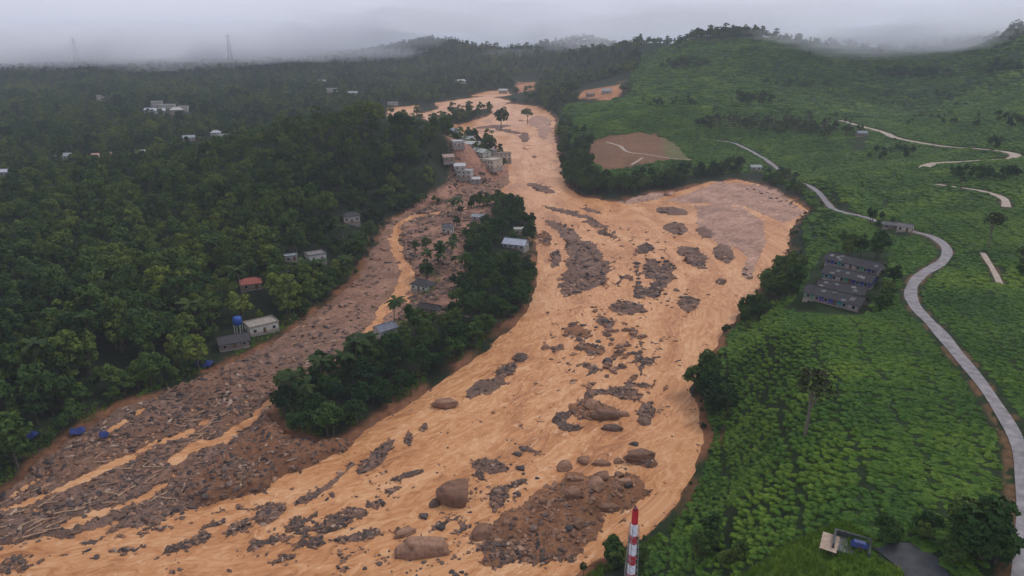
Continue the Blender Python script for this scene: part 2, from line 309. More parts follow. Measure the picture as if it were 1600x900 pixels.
# control heights of the hills: (pixel column, pixel row, ground distance)
CT = [(0, 700, 150), (0, 560, 192), (0, 450, 255), (0, 380, 312), (0, 330, 362), (0, 290, 445), (0, 240, 610), (0, 180, 900), (0, 130, 1300), (0, 106, 1900), (0, 93, 3000), (-300, 330, 380), (-300, 200, 700), (-300, 600, 160), (-300, 106, 1900),
      (150, 620, 175), (150, 500, 222), (150, 420, 275), (150, 340, 355), (150, 285, 440), (150, 240, 620), (200, 170, 950),
      (300, 520, 222), (300, 430, 275), (300, 360, 335), (300, 290, 405), (300, 268, 445), (300, 240, 620), (300, 190, 850), (300, 150, 1100), (300, 112, 1700), (300, 96, 3000), (260, 106, 1900),
      (450, 430, 272), (450, 340, 340), (450, 280, 405), (430, 232, 465), (500, 206, 490), (450, 199, 820), (500, 234, 620), (600, 228, 650), (400, 243, 590), (680, 215, 640), (250, 250, 560), (380, 262, 440), (380, 225, 700), (560, 290, 395), (540, 240, 450), (450, 165, 1000), (450, 120, 1500), (450, 98, 2400),
      (560, 340, 355), (600, 270, 430), (590, 184, 510), (650, 190, 520), (600, 184, 880), (560, 150, 1130), (560, 110, 1600), (560, 88, 2000), (620, 74, 2000), (690, 66, 2000), (740, 80, 2000), (690, 110, 1550), (640, 140, 1250), (815, 96, 2100), (815, 118, 1400), (690, 224, 545), (690, 130, 1300), (740, 140, 1180),
      (870, 82, 2000), (915, 66, 1950), (955, 80, 1900), (900, 122, 1350), (980, 120, 1150), (1000, 76, 1450), (1060, 67, 1220), (1100, 63, 1130), (1200, 60, 1080), (1260, 78, 1300), (1330, 88, 1450), (1400, 84, 1450), (1500, 72, 1230), (1560, 60, 1000), (1620, 50, 880), (1900, 60, 800), (1900, 200, 400),
      (1500, 150, 850), (1500, 230, 520), (1300, 150, 850), (1200, 172, 720), (1120, 222, 620), (1000, 235, 540), (1000, 180, 680), (905, 225, 600), (905, 165, 850), (960, 130, 1050), (1000, 278, 470), (1100, 120, 900), (1300, 110, 1000), (1450, 110, 1000),
      (1200, 262, 530), (1250, 286, 480), (1300, 330, 365), (1345, 338, 340), (1400, 348, 310), (1480, 395, 252), (1600, 300, 330), (1600, 450, 200), (1600, 700, 108), (1600, 600, 135), (1440, 450, 207), (1320, 430, 235), (1300, 478, 207), (1240, 490, 202), (1290, 500, 174), (1400, 490, 184), (1450, 500, 172), (1160, 535, 178), (1300, 600, 132), (1300, 700, 108), (1300, 850, 82), (1500, 850, 80), (1130, 700, 130), (1110, 800, 108), (1050, 880, 102), (1250, 380, 300), (1250, 345, 355), (1400, 250, 520), (1300, 270, 470), (1900, 600, 130), (1900, 850, 80), (1300, 1000, 66), (1000, 1000, 88), (1500, 1050, 60)]
ct = np.array(CT, float); rx_, rz_ = ray(ct[:, 0], ct[:, 1]); CX, CY = rx_ * ct[:, 2], ct[:, 2]; CZ = CAM_Z + rz_ * ct[:, 2]
CX = np.append(CX, [0, -3000, 3000, 0, -6000, 6000, 0, -120, 120, -700, 700]); CY = np.append(CY, [4000, 4500, 4000, 9000, 9000, 9000, 25000, 25, 25, 25, 25]); CZ = np.append(CZ, [90, 70, 100, 95, 80, 110, 95, 5, 38, 25, 60])
def wc(x, y):
    yy = np.maximum(y, 50.); return 3.2 * x / (yy + 30), 3.0 * np.log(yy)
def _phi(r2): return np.sqrt(r2 + .02)
cu, cv = wc(CX, CY)
A = _phi((cu[:, None] - cu) ** 2 + (cv[:, None] - cv) ** 2); nC = len(cu)
Q = np.zeros((nC + 3, nC + 3)); Q[:nC, :nC] = A + np.eye(nC) * -.01; Q[:nC, nC] = 1; Q[:nC, nC + 1] = cu; Q[:nC, nC + 2] = cv; Q[nC:, :nC] = Q[:nC, nC:].T
wt = np.linalg.solve(Q, np.append(CZ, [0, 0, 0]))
def hill(x, y):
    u, v = wc(x, y); h = wt[nC] + wt[nC + 1] * u + wt[nC + 2] * v
    for k in range(nC): h = h + wt[k] * _phi((u - cu[k]) ** 2 + (v - cv[k]) ** 2)
    amp = np.clip(y / 120, .8, 9)
    h = h + 34 * fbm(x / 210 + 3.1, y / 150, 5, 3) * ss((y - 620) / 350) * ss((x - 20) / 120) * ss((2600 - y) / 600)
    return np.clip(h, -10, 150) + amp * fbm(x / (12 + y * .10), y / (12 + y * .10), 3, 4)

# ------------------------------------------------------------------ terrain sheet (finer near the lens, coarse at the horizon)
Y0, Y1, NR, NC_ = 22.0, 26000.0, 800, 720
UM = 1.35
vv = np.linspace(0, 1, NR); yy = Y0 * (Y1 / Y0) ** vv
uu = np.linspace(-UM, UM, NC_)
GX = uu[None, :] * (yy[:, None] + 60); GY = np.repeat(yy[:, None], NC_, 1)
LR = math.log(Y1 / Y0)
H0 = hill(GX, GY)
near = GY < 1700
dF = np.full(GX.shape, 1e4); x_, y_ = GX[near], GY[near]
f = sdist(x_, y_, FLOOD); isl = sdist(x_, y_, ISLAND); isl2 = sdist(x_, y_, ISLAND2)
f = np.maximum(f, -np.minimum(isl, isl2))
for q in FAR: f = np.minimum(f, sdist(x_, y_, q))
rag = (fbm(x_ / 7., y_ / 7., 11, 5) * 1.9 + fbm(x_ / 2.2, y_ / 2.2, 12, 3) * .7) * np.clip(y_ / 140, 1, 5)
f = f + rag
dF[near] = f
onisl = np.zeros(GX.shape, bool); onisl[near] = np.minimum(isl, isl2) < 0
ZR = zr(GY)
bw = np.where(GX > -20, 24, 30)
Hd = np.maximum(H0, ZR + 1.2)
Hout = ZR + .5 * ss(dF / 2.0) + (Hd - ZR - .5) * ss((dF - 0.5) / bw)
Hisl = ZR + .7 * ss(dF / 1.5) + 2.6 * ss(dF / 14) + 1.2 * fbm(GX / 9, GY / 9, 21, 3)*ss(dF/6)
Hd = np.where(onisl, Hisl, Hout)
# inside the flood
inn = near & (dF < 0)
Z = Hd.copy()
xi, yi = GX[inn], GY[inn]; fi = dF[inn]
deb = sdist(xi, yi, DEBRIS) + fbm(xi / 4., yi / 4., 31, 4) * 5
rough = fbm(xi / 1.7, yi / 1.7, 41, 4); rough2 = fbm(xi / 6., yi / 6., 42, 4)
bed = np.full(xi.shape, -.9)
cr_ = np.full(xi.shape, 0.); 
ALB = np.zeros(GX.shape + (3,))
col = np.tile(np.array(BR) * .9, (len(xi), 1))
lift = .95 * ss(-deb / 2.5) + (.9 * rough + .9 * rough2) * ss(-deb / 3)
for s in STREAMS:
    sp = np.array([(p[0], p[1]) for p in s]); wp = P(sp); wl = P([(p[0] - p[2], p[1]) for p in s])
    pl = [(wp[i, 0], wp[i, 1], max(.6, wp[i, 0] - wl[i, 0])) for i in range(len(s))]
    d, wdt, _, _ = pldist(xi, yi, pl)
    d = d + fbm(xi / 4., yi / 4., 51, 4) * 4.5 + .5; wdt = wdt * .82
    lift = lift - 2.0 * ss(1.25 - d / np.maximum(wdt, .3) * .85) * ss(-deb / 1.5)
bed = bed + lift * 1.45
dcol = np.array(GR)[None, :] * (1 + 1.3 * rough2[:, None]) * np.array([1.0, 1, 1])
brn = ss((fbm(xi / 22., yi / 22., 61, 3) + .08) * 5)
pxi, pyi = project(xi, yi, zr(yi))
# browner soil on the bank under the island, mauve mud high up in the side channel
mudslope = ss(1 - sdist(pxi, pyi, [(380, 700), (430, 655), (560, 690), (470, 740), (330, 790), (300, 770)]) / 22)
mauve = ss((640 - pyi) / 200) * .85
dcol = dcol * (1 - .45 * brn[:, None]) + np.array(BR) * .45 * brn[:, None]
dcol = dcol * (1 - mauve[:, None]) + np.array((.23, .128, .085)) * (1 + .9 * rough2[:, None]) * mauve[:, None]
dcol = dcol * (1 - mudslope[:, None]) + np.array((.165, .078, .042)) * (1 + .8 * rough2[:, None]) * mudslope[:, None]
bed = bed + mudslope * (1.6 + 2 * rough2) * ss(-deb / 3)
wdeb = ss(-deb / 1.5)
col = col * (1 - wdeb[:, None]) + dcol * wdeb[:, None]
edge = ss(-deb / 1.5)
for pl_, hh, c in BARS:
    wp = P(pl_); x0, y0 = wp.min(0) - 12; x1, y1 = wp.max(0) + 12
    m = (xi > x0) & (xi < x1) & (yi > y0) & (yi < y1)
    if not m.any(): continue
    sz = math.sqrt(max(1., (x1 - x0 - 24) * (y1 - y0 - 24)))
    sdv = sdist(xi[m], yi[m], wp) + fbm(xi[m] / 3.2, yi[m] / 3.2, 71, 4) * min(4.5, .22 * sz + 1) * (.55 if c is PK else 1)
    k = ss(.5 - sdv / 1.2)
    top = ss(-sdv / max(2, sz * .3))
    nb = -.9 + 1.05 * k + hh * .85 * top + k * (.55 * rough[m] + .8 * rough2[m]) * (.35 if c is PK else 1)
    upd = nb > bed[m]; idx = np.where(m)[0][upd]
    bed[idx] = nb[upd]
    cc = np.array(c)[None, :] * (1 + .9 * rough2[idx][:, None] + .5 * rough[idx][:, None])
    kk = k[upd][:, None]; col[idx] = col[idx] * (1 - kk) + cc * kk
CL0 = P([(800, 160), (760, 190), (800, 215), (845, 280), (905, 345), (985, 400), (985, 480), (930, 580), (800, 680), (600, 780), (400, 850), (100, 905), (-300, 990)])
fd, _, ft, fs = pldist(xi, yi, [tuple(p) for p in CL0])
zone_w = np.zeros(len(xi))
for zp, wz in (([(850, 300), (960, 330), (1060, 350), (1060, 500), (1040, 620), (960, 690), (850, 690), (820, 560), (860, 470)], 1.0), ([(560, 700), (700, 620), (860, 640), (1040, 690), (1040, 780), (760, 900), (560, 900), (330, 880), (400, 800)], 1.0), ([(0, 860), (300, 810), (560, 740), (560, 850), (200, 890), (0, 900)], .8), ([(800, 190), (860, 180), (870, 260), (830, 260)], .8)):
    zone_w = np.maximum(zone_w, wz * ss(.5 - sdist(pxi, pyi, zp) / 40))
stv = fbm(fd * fs / 2.6, ft / 8.5, 301, 4) + .55 * fbm(fd * fs / 1.1, ft / 2.0, 302, 3) + .55 * fbm(xi / 26, yi / 26, 303, 2)
sk = ss((stv - (.31 - .155 * zone_w)) / .07) * ss(-deb * 0 + 1) * (zone_w > .05)
nb = -.9 + 1.08 * sk + sk * (.35 * rough + .3 * rough2)
upd = (nb > bed) & (sk > .02)
bed = np.where(upd, nb, bed)
mixc = ss((fbm(xi / 9, yi / 9, 305, 3) + .1) * 5)[:, None]
sc_ = (np.array(DK) * (1 - mixc) + np.array(BR) * mixc) * (1 + rough[:, None])
col = np.where(upd[:, None], col * (1 - sk[:, None]) + sc_ * sk[:, None], col)
Z[inn] = ZR[inn] + np.where(fi > -1.2, np.maximum(bed, -.9 * ss(-fi / 1.2)), bed)
# the red-brown cut bank just above the water
PXG, PYG = project(GX, GY, Z)
n1 = fbm(GX / 30, GY / 30, 81, 4); n2 = fbm(GX / 6, GY / 6, 85, 3)
forest_c = np.array((.015, .022, .010))[None, None] * (1 + 1.2 * n1[..., None]) * np.ones(GX.shape + (1,))
tea_c = np.array((.034, .082, .016))[None, None] * (1 + 1.5 * n1[..., None] + .6 * n2[..., None])
TEA = [(1000, 100), (1000, 66), (1200, 60), (1700, 40), (1700, 1000), (960, 1000), (1005, 850), (1062, 790), (1085, 735), (1098, 690), (1092, 640), (1120, 560), (1150, 500), (1235, 460), (1262, 400), (1255, 350), (1275, 330), (1255, 300), (1190, 270), (1100, 272), (1000, 290), (930, 280), (885, 230), (868, 195), (880, 165), (930, 160), (985, 150), (985, 125)]
tmask = inpoly(PXG, PYG, TEA) & (GX > 0)
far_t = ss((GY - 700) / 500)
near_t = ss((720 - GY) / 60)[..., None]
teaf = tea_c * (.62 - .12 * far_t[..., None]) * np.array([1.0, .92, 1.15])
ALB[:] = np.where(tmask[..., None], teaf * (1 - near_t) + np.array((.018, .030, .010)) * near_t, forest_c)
soil = ss((ss((2.2 - np.abs(n1) * 0) - dF / 6)) ) 
sred = np.array((.155, .070, .036))[None, None] * (1 + 1.0 * n2[..., None])
ALB[inn] = col
ksoil = ss(1.25 - dF / (2.5 + 9 * (n2 + .2).clip(0))) * (dF > 0) * ss((fbm(GX / 16, GY / 16, 88, 3) + .17) * 5)
ALB = ALB * (1 - ksoil[..., None]) + sred * ksoil[..., None]
def paint(poly, c, soft=6, var=.8, world=None):
    global ALB
    s = sdist(PXG, PYG, poly) + n1 * 14
    s = np.where((GY > 30) & (np.abs(PXG - 800) < 1200), s, 99)
    k = ss(.5 - s / soft)
    if world is not None: k = k * world
    ALB = ALB * (1 - k[..., None]) + np.array(c) * (1 + var * n2[..., None]) * k[..., None]
# muddy ground among the wrecked houses on the island's upstream end, the village, and its bank
islw = onisl.astype(float)
paint([(625, 350), (700, 330), (770, 322), (765, 350), (735, 370), (720, 400), (760, 440), (730, 470), (690, 480), (640, 500), (600, 525), (580, 520), (655, 440), (625, 400)], (.23, .125, .085), 8, 1.2, islw)
paint([(690, 200), (760, 215), (800, 250), (800, 285), (735, 308), (690, 312), (650, 335), (610, 350), (640, 320), (700, 285), (712, 240)], (.26, .135, .09), 8, 1.1, (~onisl) * (GY < 800) * (dF > 0))
FIELD = [(920, 222), (950, 212), (1000, 207), (1040, 215), (1062, 230), (1075, 248), (1040, 250), (985, 262), (945, 266), (918, 250)]
paint(FIELD, (.155, .082, .045), 5, .5, tmask * (GX > 0))
paint([(1035, 212), (1060, 222), (1085, 250), (1062, 252), (1040, 240)], (.11, .10, .04), 8, .5, tmask)
paint([(950, 268), (1000, 262), (1070, 252), (1090, 262), (1030, 272), (975, 290)], (.07, .095, .035), 6, .5, tmask)
paint([(1170, 900), (1210, 865), (1260, 838), (1320, 818), (1350, 835), (1350, 862), (1420, 900), (1450, 940), (1100, 960)], (.075, .135, .016), 8, .8, tmask)
paint([(1440, 258), (1600, 250), (1600, 315), (1540, 300), (1470, 282)], (.028, .050, .020), 8, .6, tmask)
BARE = [[(905, 154), (912, 143), (945, 135), (978, 126), (974, 138), (962, 157), (940, 159), (928, 151)], [(803, 132), (834, 128), (840, 137), (812, 142)]]
for bp_ in BARE: paint(bp_, (.34, .16, .08), 3, 1.2, (GY > 700) * (dF > 0))
# ------------------------------------------------------------------ sampling of the built ground
def sampZ(G, x, y):
    x = np.asarray(x, float); y = np.asarray(y, float)
    fv = np.clip(np.log(np.maximum(y, Y0) / Y0) / LR * (NR - 1), 0, NR - 1.001); fu = np.clip((x / (y + 60) + UM) / (2 * UM) * (NC_ - 1), 0, NC_ - 1.001)
    i = fv.astype(int); j = fu.astype(int); a = fv - i; b = fu - j
    return (G[i, j] * (1 - b) + G[i, j + 1] * b) * (1 - a) + (G[i + 1, j] * (1 - b) + G[i + 1, j + 1] * b) * a
TD = 40 * (3500 / 40) ** np.linspace(0, 1, 2600)
def hit(px, py, G=None):
    """where the sight line through a pixel meets the ground: x, y, z"""
    G = Z if G is None else G
    rx, rz = ray(px, py); xs = rx * TD; zs = CAM_Z + rz * TD; g = sampZ(G, xs, TD)
    k = np.argmax(g >= zs)
    if g[k] < zs[k]: k = len(TD) - 1
    return float(xs[k]), float(TD[k]), float(g[k])
# roads: level the hillside under them first
def chain(pts, step=3.0):
    w = np.array([hit(*p[:2]) for p in pts]); out = []
    n = len(w)
    for i in range(n - 1):
        p0, p1, p2, p3 = w[max(i - 1, 0)], w[i], w[i + 1], w[min(i + 2, n - 1)]
        k = max(2, int(np.hypot(*(p2 - p1)[:2]) / step))
        for t in np.linspace(0, 1, k, endpoint=False):
            out.append(.5 * ((2 * p1) + (-p0 + p2) * t + (2 * p0 - 5 * p1 + 4 * p2 - p3) * t * t + (-p0 + 3 * p1 - 3 * p2 + p3) * t ** 3))
    out.append(w[-1]); out = np.array(out)
    z = sampZ(Z, out[:, 0], out[:, 1]); ker = np.ones(9) / 9
    z = np.convolve(np.pad(z, 4, mode='edge'), ker, 'valid'); out[:, 2] = z
    return out
ROADS = [('road', M['road'], 1.9, [(1112, 217), (1150, 225), (1185, 243), (1210, 260), (1250, 286), (1290, 315), (1310, 329), (1345, 338), (1385, 350), (1425, 362), (1452, 368), (1472, 380), (1480, 394), (1470, 411), (1437, 432), (1423, 455), (1431, 482), (1457, 505), (1490, 545), (1530, 595), (1565, 645), (1588, 690), (1598, 740), (1600, 830), (1596, 900), (1575, 980)]),
         ('hill_road', M['dirt'], 3.2, [(1313, 188), (1340, 196), (1380, 207), (1400, 216), (1460, 227), (1520, 232), (1560, 236), (1586, 241), (1578, 247), (1540, 250), (1500, 253), (1460, 256), (1440, 263)]),
         ('dirt_track', M['dirt'], 1.8, [(1462, 289), (1500, 293), (1540, 300), (1568, 310), (1572, 324)]),
         ('footpath', M['dirt'], .9, [(1535, 396), (1548, 415), (1556, 430), (1564, 447)]),
         ('field_path', M['dirt'], 1.3, [(948, 222), (968, 228), (980, 237), (1010, 241), (1050, 248), (1080, 250)]),
         ('field_path', M['dirt'], 1.0, [(1004, 246), (994, 253), (986, 259)])]
chains = []
for nm, mt, hw, pts in ROADS:
    c = chain(pts); chains.append(c)
    bx = (GX > c[:, 0].min() - 12) & (GX < c[:, 0].max() + 12) & (GY > c[:, 1].min() - 12) & (GY < c[:, 1].max() + 12)
    d, zz, _, _ = pldist(GX[bx], GY[bx], [tuple(p) for p in c[::2]])
    k = ss((hw + 4.5 - d) / 3.5); Z[bx] = Z[bx] * (1 - k) + (zz - .12) * k
    kk = ss((hw + 1.2 - d) / 1.0) * .6 * (n2[bx] > -.02)
    ALB[bx] = ALB[bx] * (1 - kk[:, None]) + np.array((.17, .085, .045)) * kk[:, None]

for a, b in (((1288, 417), (1369, 433)), ((1284, 438), (1358, 453)), ((1277, 457), (1347, 472)), ((1254, 474), (1340, 488))):
    A_, B_ = np.array(hit(*a)), np.array(hit(*b)); mid = (A_ + B_) / 2; tdir = (B_ - A_)[:2]; ln = np.hypot(*tdir); tdir = tdir / ln; nrm = np.array([-tdir[1], tdir[0]])
    u_ = (GX - mid[0]) * tdir[0] + (GY - mid[1]) * tdir[1]; v_ = (GX - mid[0]) * nrm[0] + (GY - mid[1]) * nrm[1] - 2.4
    k = ss((ln / 2 + 4 - np.abs(u_)) / 3) * ss((5.6 - np.abs(v_)) / 2); Z = Z * (1 - k) + mid[2] * k
def grid_mesh(name, X, Y_, Zz, mat, keep=None, attrs=None):
    R, C = X.shape
    V = np.stack([X, Y_, Zz], -1).reshape(-1, 3).astype(np.float32)
    ii = (np.arange(R - 1)[:, None] * C + np.arange(C - 1)[None]).reshape(-1)
    F = np.stack([ii, ii + 1, ii + C + 1, ii + C], -1)
    if keep is not None:
        F = F[keep.reshape(-1)[F].any(1)]
        used = np.unique(F); mp_ = np.zeros(len(V), int); mp_[used] = np.arange(len(used)); V = V[used]; F = mp_[F]
        attrs = {k: v.reshape(-1, v.shape[-1])[used] for k, v in (attrs or {}).items()}
    else: attrs = {k: v.reshape(-1, v.shape[-1]) for k, v in (attrs or {}).items()}
    me = bpy.data.meshes.new(name); me.vertices.add(len(V)); me.vertices.foreach_set('co', V.reshape(-1))
    me.loops.add(len(F) * 4); me.loops.foreach_set('vertex_index', F.reshape(-1).astype(np.int32))
    me.polygons.add(len(F)); me.polygons.foreach_set('loop_start', np.arange(0, len(F) * 4, 4, dtype=np.int32)); me.polygons.foreach_set('loop_total', np.full(len(F), 4, np.int32))
    me.polygons.foreach_set('use_smooth', np.ones(len(F), bool))
    for k, v in attrs.items():
        if v.shape[1] == 4: a = me.attributes.new(k, 'FLOAT_COLOR', 'POINT'); a.data.foreach_set('color', v.astype(np.float32).reshape(-1))
        else: a = me.attributes.new(k, 'FLOAT_VECTOR', 'POINT'); a.data.foreach_set('vector', v.astype(np.float32).reshape(-1))
    me.update(calc_edges=True); me.materials.append(mat)
    return mesh_obj(name, me)
ALB = np.clip(ALB, .004, .9)
tag(grid_mesh('terrain', GX, GY, Z, M['terrain'], None, {'albedo': np.concatenate([ALB, np.ones(GX.shape + (1,))], -1)}), 'green hills and muddy valley floor around the flooded river', kind='structure')
# the river surface
rows = GY[:, 0] < 1500
wx, wy = GX[rows], GY[rows]
CL = P([(800, 160), (760, 190), (800, 215), (845, 280), (905, 345), (985, 400), (985, 480), (930, 580), (800, 680), (600, 780), (400, 850), (100, 905), (-300, 990)])
dd, _, tt_, sg = pldist(wx, wy, [tuple(p) for p in CL])
tag(grid_mesh('river', wx, wy, zr(wy) + .42 * fbm(dd * sg / 3.2, tt_ / 4.5, 95, 4), M['water'], dF[rows] < 1.5, {'flow': np.stack([dd * sg, tt_, 0 * dd], -1)}), 'orange muddy flood water filling the valley floor', kind='structure')
for (nm, mt, hw, pts), c in zip(ROADS, chains):
    V, F = [], []; n = len(c)
    for i in range(n):
        t = c[min(i + 1, n - 1), :2] - c[max(i - 1, 0), :2]; t = t / (np.hypot(*t) + 1e-9); nn = np.array([-t[1], t[0]])
        w = hw * (np.interp(c[i, 1], [60, 110, 160, 240], [.5, .62, .85, .95]) if nm == 'road' else 1) * (1 + .12 * math.sin(i * .7) * math.sin(i * .23))
        for k in (-1, -.5, 0, .5, 1): V.append((c[i, 0] + nn[0] * w * k, c[i, 1] + nn[1] * w * k, c[i, 2] + .03 + .04 * (1 - k * k)))
    for i in range(n - 1):
        for k in range(4): a = i * 5 + k; F.append((a, a + 1, a + 6, a + 5))
    lab = {'road': 'pale grey road winding down through the tea', 'hill_road': 'pale dirt road zigzagging across the far hillside', 'dirt_track': 'short dirt track below the far hill road', 'footpath': 'narrow footpath through the tea at the far side', 'field_path': 'pale path across the bare brown field'}[nm]
    tag(mesh_obj(nm, mk(nm, V, F, mt, True)), lab, kind='structure')
# ------------------------------------------------------------------ plants: shared meshes
def leafquads(C, N, size, asp, r):
    """small leaf-spray faces at C facing roughly N"""
    n = len(C); N = N + r.normal(0, .45, (n, 3)); N /= np.linalg.norm(N, axis=1)[:, None] + 1e-9
    a = np.cross(N, r.normal(0, 1, (n, 3))); a /= np.linalg.norm(a, axis=1)[:, None] + 1e-9; b = np.cross(N, a)
    s = size * r.uniform(.6, 1.35, n)[:, None]; q = s * asp * r.uniform(.7, 1.3, n)[:, None]
    k = r.uniform(-.35, .35, (n, 1))
    V = np.stack([C - a * s, C + b * q + a * s * k, C + a * s - N * s * .25, C - b * q + a * s * k * .5], 1).reshape(-1, 3)
    F = np.arange(n * 4).reshape(-1, 4)
    return V, F
def blob_points(r, centres, radii, per, flat=.8, lower=-.35):
    C, N = [], []
    for (c, rad) in zip(centres, radii):
        d = r.normal(0, 1, (per, 3)); d /= np.linalg.norm(d, axis=1)[:, None]
        d = d[d[:, 2] > lower]
        rr = rad * r.uniform(.75, 1.08, len(d))[:, None]
        C.append(np.array(c) + d * rr * np.array([1, 1, flat])); N.append(d + np.array([0, 0, .35]))
    return np.concatenate(C), np.concatenate(N)
def tree_meshes(seed, height=11, crown=4.2, lobes=15, per=95, leaf=.46, bole=.38, flat=.8, mats=('bark', 'leaf')):
    r = np.random.default_rng(seed)
    zc = height * (bole + 1) / 2; ch = height * (1 - bole) / 2
    cs, rs = [], []
    for k in range(lobes):
        a = r.uniform(0, 2 * PI); e = r.uniform(-.7, 1) ; rho = math.sqrt(max(0, 1 - e * e * .8)) * r.uniform(.45, .85)
        cs.append((math.cos(a) * rho * crown * .8, math.sin(a) * rho * crown * .8, zc + e * ch * .72)); rs.append(crown * r.uniform(.2, .42))
    C, N = blob_points(r, cs, rs, per, flat)
    V, F = leafquads(C, N, leaf, .62, r)
    me = mk('tree_crown', V, F, M[mats[1]])
    tb = MB(); lean = r.uniform(-.4, .4, 2)
    tb.tube([(0, 0, -1.2), (lean[0] * .3, lean[1] * .3, height * .25), (lean[0], lean[1], height * .6), (lean[0], lean[1], height * .85)], [.32, .24, .16, .05], 7)
    for k in range(5):
        c = cs[k * 2]; z0 = height * r.uniform(.35, .55)
        tb.tube([(lean[0] * .7, lean[1] * .7, z0), (c[0] * .5, c[1] * .5, (z0 + c[2]) / 2 + .3), c], [.13, .09, .03], 5)
    return tb.mesh('tree_trunk', M[mats[0]]), me
TREES = [tree_meshes(100 + k, height=h, crown=c, lobes=lb, bole=b, flat=fl) for k, (h, c, lb, b, fl) in enumerate(
    [(10, 4.3, 18, .14, .85), (12, 4.0, 18, .2, .9), (8.5, 4.4, 16, .12, .75), (12, 3.3, 15, .15, 1.0), (9, 3.8, 16, .1, .85), (7, 3.4, 13, .08, .8), (13, 4.6, 20, .22, .8)])]
BANK = [tree_meshes(200 + k, height=h, crown=c, lobes=lb, bole=b, flat=fl, mats=('bark', 'leaf_bank')) for k, (h, c, lb, b, fl) in enumerate(
    [(11, 4.2, 17, .28, .8), (9, 3.8, 15, .2, .8), (12.5, 3.6, 15, .3, .95), (7, 3.6, 13, .12, .75)])]
THIN = [tree_meshes(300 + k, height=h, crown=c, lobes=lb, per=34, leaf=.36, bole=b, flat=.55, mats=('palebark', 'leaf_thin')) for k, (h, c, lb, b) in enumerate(
    [(14, 2.6, 11, .42), (13, 2.1, 10, .35), (15, 2.9, 12, .5)])]
def joined(name, tr):
    """trunk and crown of a far tree in one mesh"""
    a, b = tr; V = [v.co[:] for v in a.vertices] + [v.co[:] for v in b.vertices]; n = len(a.vertices)
    F = [tuple(p.vertices) for p in a.polygons] + [tuple(i + n for i in p.vertices) for p in b.polygons]
    me = mk(name, V, F); me.materials.append(a.materials[0]); me.materials.append(b.materials[0])
    k = len(a.polygons); me.polygons.foreach_set('material_index', [0] * k + [1] * (len(F) - k)); return me
def lib(name, meshes):
    c = bpy.data.collections.new(name)
    for i, m in enumerate(meshes):
        o = bpy.data.objects.new('%s_%02d' % (name, i), m); c.objects.link(o)
    return c
def scatter(name, pts, rz, sc, idx, coll, label, cat=None):
    """one object that repeats the shapes of a library over the given points"""
    me = bpy.data.meshes.new(name); me.vertices.add(len(pts)); me.vertices.foreach_set('co', np.asarray(pts, np.float32).reshape(-1))
    def at(n, ty, key, v): a = me.attributes.new(n, ty, 'POINT'); a.data.foreach_set(key, np.ascontiguousarray(v).reshape(-1))
    at('rot', 'FLOAT_VECTOR', 'vector', np.asarray(rz, np.float32)); at('size', 'FLOAT_VECTOR', 'vector', np.asarray(sc, np.float32)); at('which', 'INT', 'value', np.asarray(idx, np.int32))
    o = mesh_obj(name, me); g = bpy.data.node_groups.new(name, 'GeometryNodeTree')
    g.interface.new_socket('Geometry', in_out='INPUT', socket_type='NodeSocketGeometry'); g.interface.new_socket('Geometry', in_out='OUTPUT', socket_type='NodeSocketGeometry')
    N = g.nodes.new; gi = N('NodeGroupInput'); go = N('NodeGroupOutput'); ip = N('GeometryNodeInstanceOnPoints'); ci = N('GeometryNodeCollectionInfo')
    ci.inputs['Collection'].default_value = coll; ci.inputs['Separate Children'].default_value = True; ci.inputs['Reset Children'].default_value = True
    ip.inputs['Pick Instance'].default_value = True
    def na(n, ty): q = N('GeometryNodeInputNamedAttribute'); q.data_type = ty; q.inputs[0].default_value = n; return q.outputs[0]
    mp_ = N('GeometryNodeMeshToPoints'); lk = g.links.new
    lk(gi.outputs[0], mp_.inputs[0]); lk(mp_.outputs[0], ip.inputs['Points']); lk(ci.outputs[0], ip.inputs['Instance'])
    lk(na('which', 'INT'), ip.inputs['Instance Index'])
    er = N('FunctionNodeEulerToRotation'); lk(na('rot', 'FLOAT_VECTOR'), er.inputs[0]); lk(er.outputs[0], ip.inputs['Rotation'])
    lk(na('size', 'FLOAT_VECTOR'), ip.inputs['Scale']); lk(ip.outputs[0], go.inputs[0])
    md = o.modifiers.new('scatter', 'NODES'); md.node_group = g
    return tag(o, label, cat, kind='stuff')
def jgrid(x0, x1, y0, y1, sp, jit=.42):
    xs = np.arange(x0, x1, sp); ys = np.arange(y0, y1, sp); X, Y = np.meshgrid(xs, ys); X = X + (np.arange(len(ys)) % 2)[:, None] * sp * .5
    return (X + rng.uniform(-jit, jit, X.shape) * sp).ravel(), (Y + rng.uniform(-jit, jit, Y.shape) * sp).ravel()

# ------------------------------------------------------------------ buildings: where they stand (pixel of the base), so that the trees keep clear
HOUSES = []   # filled below: x, y, radius
def footprint(px, py):
    return hit(px, py)
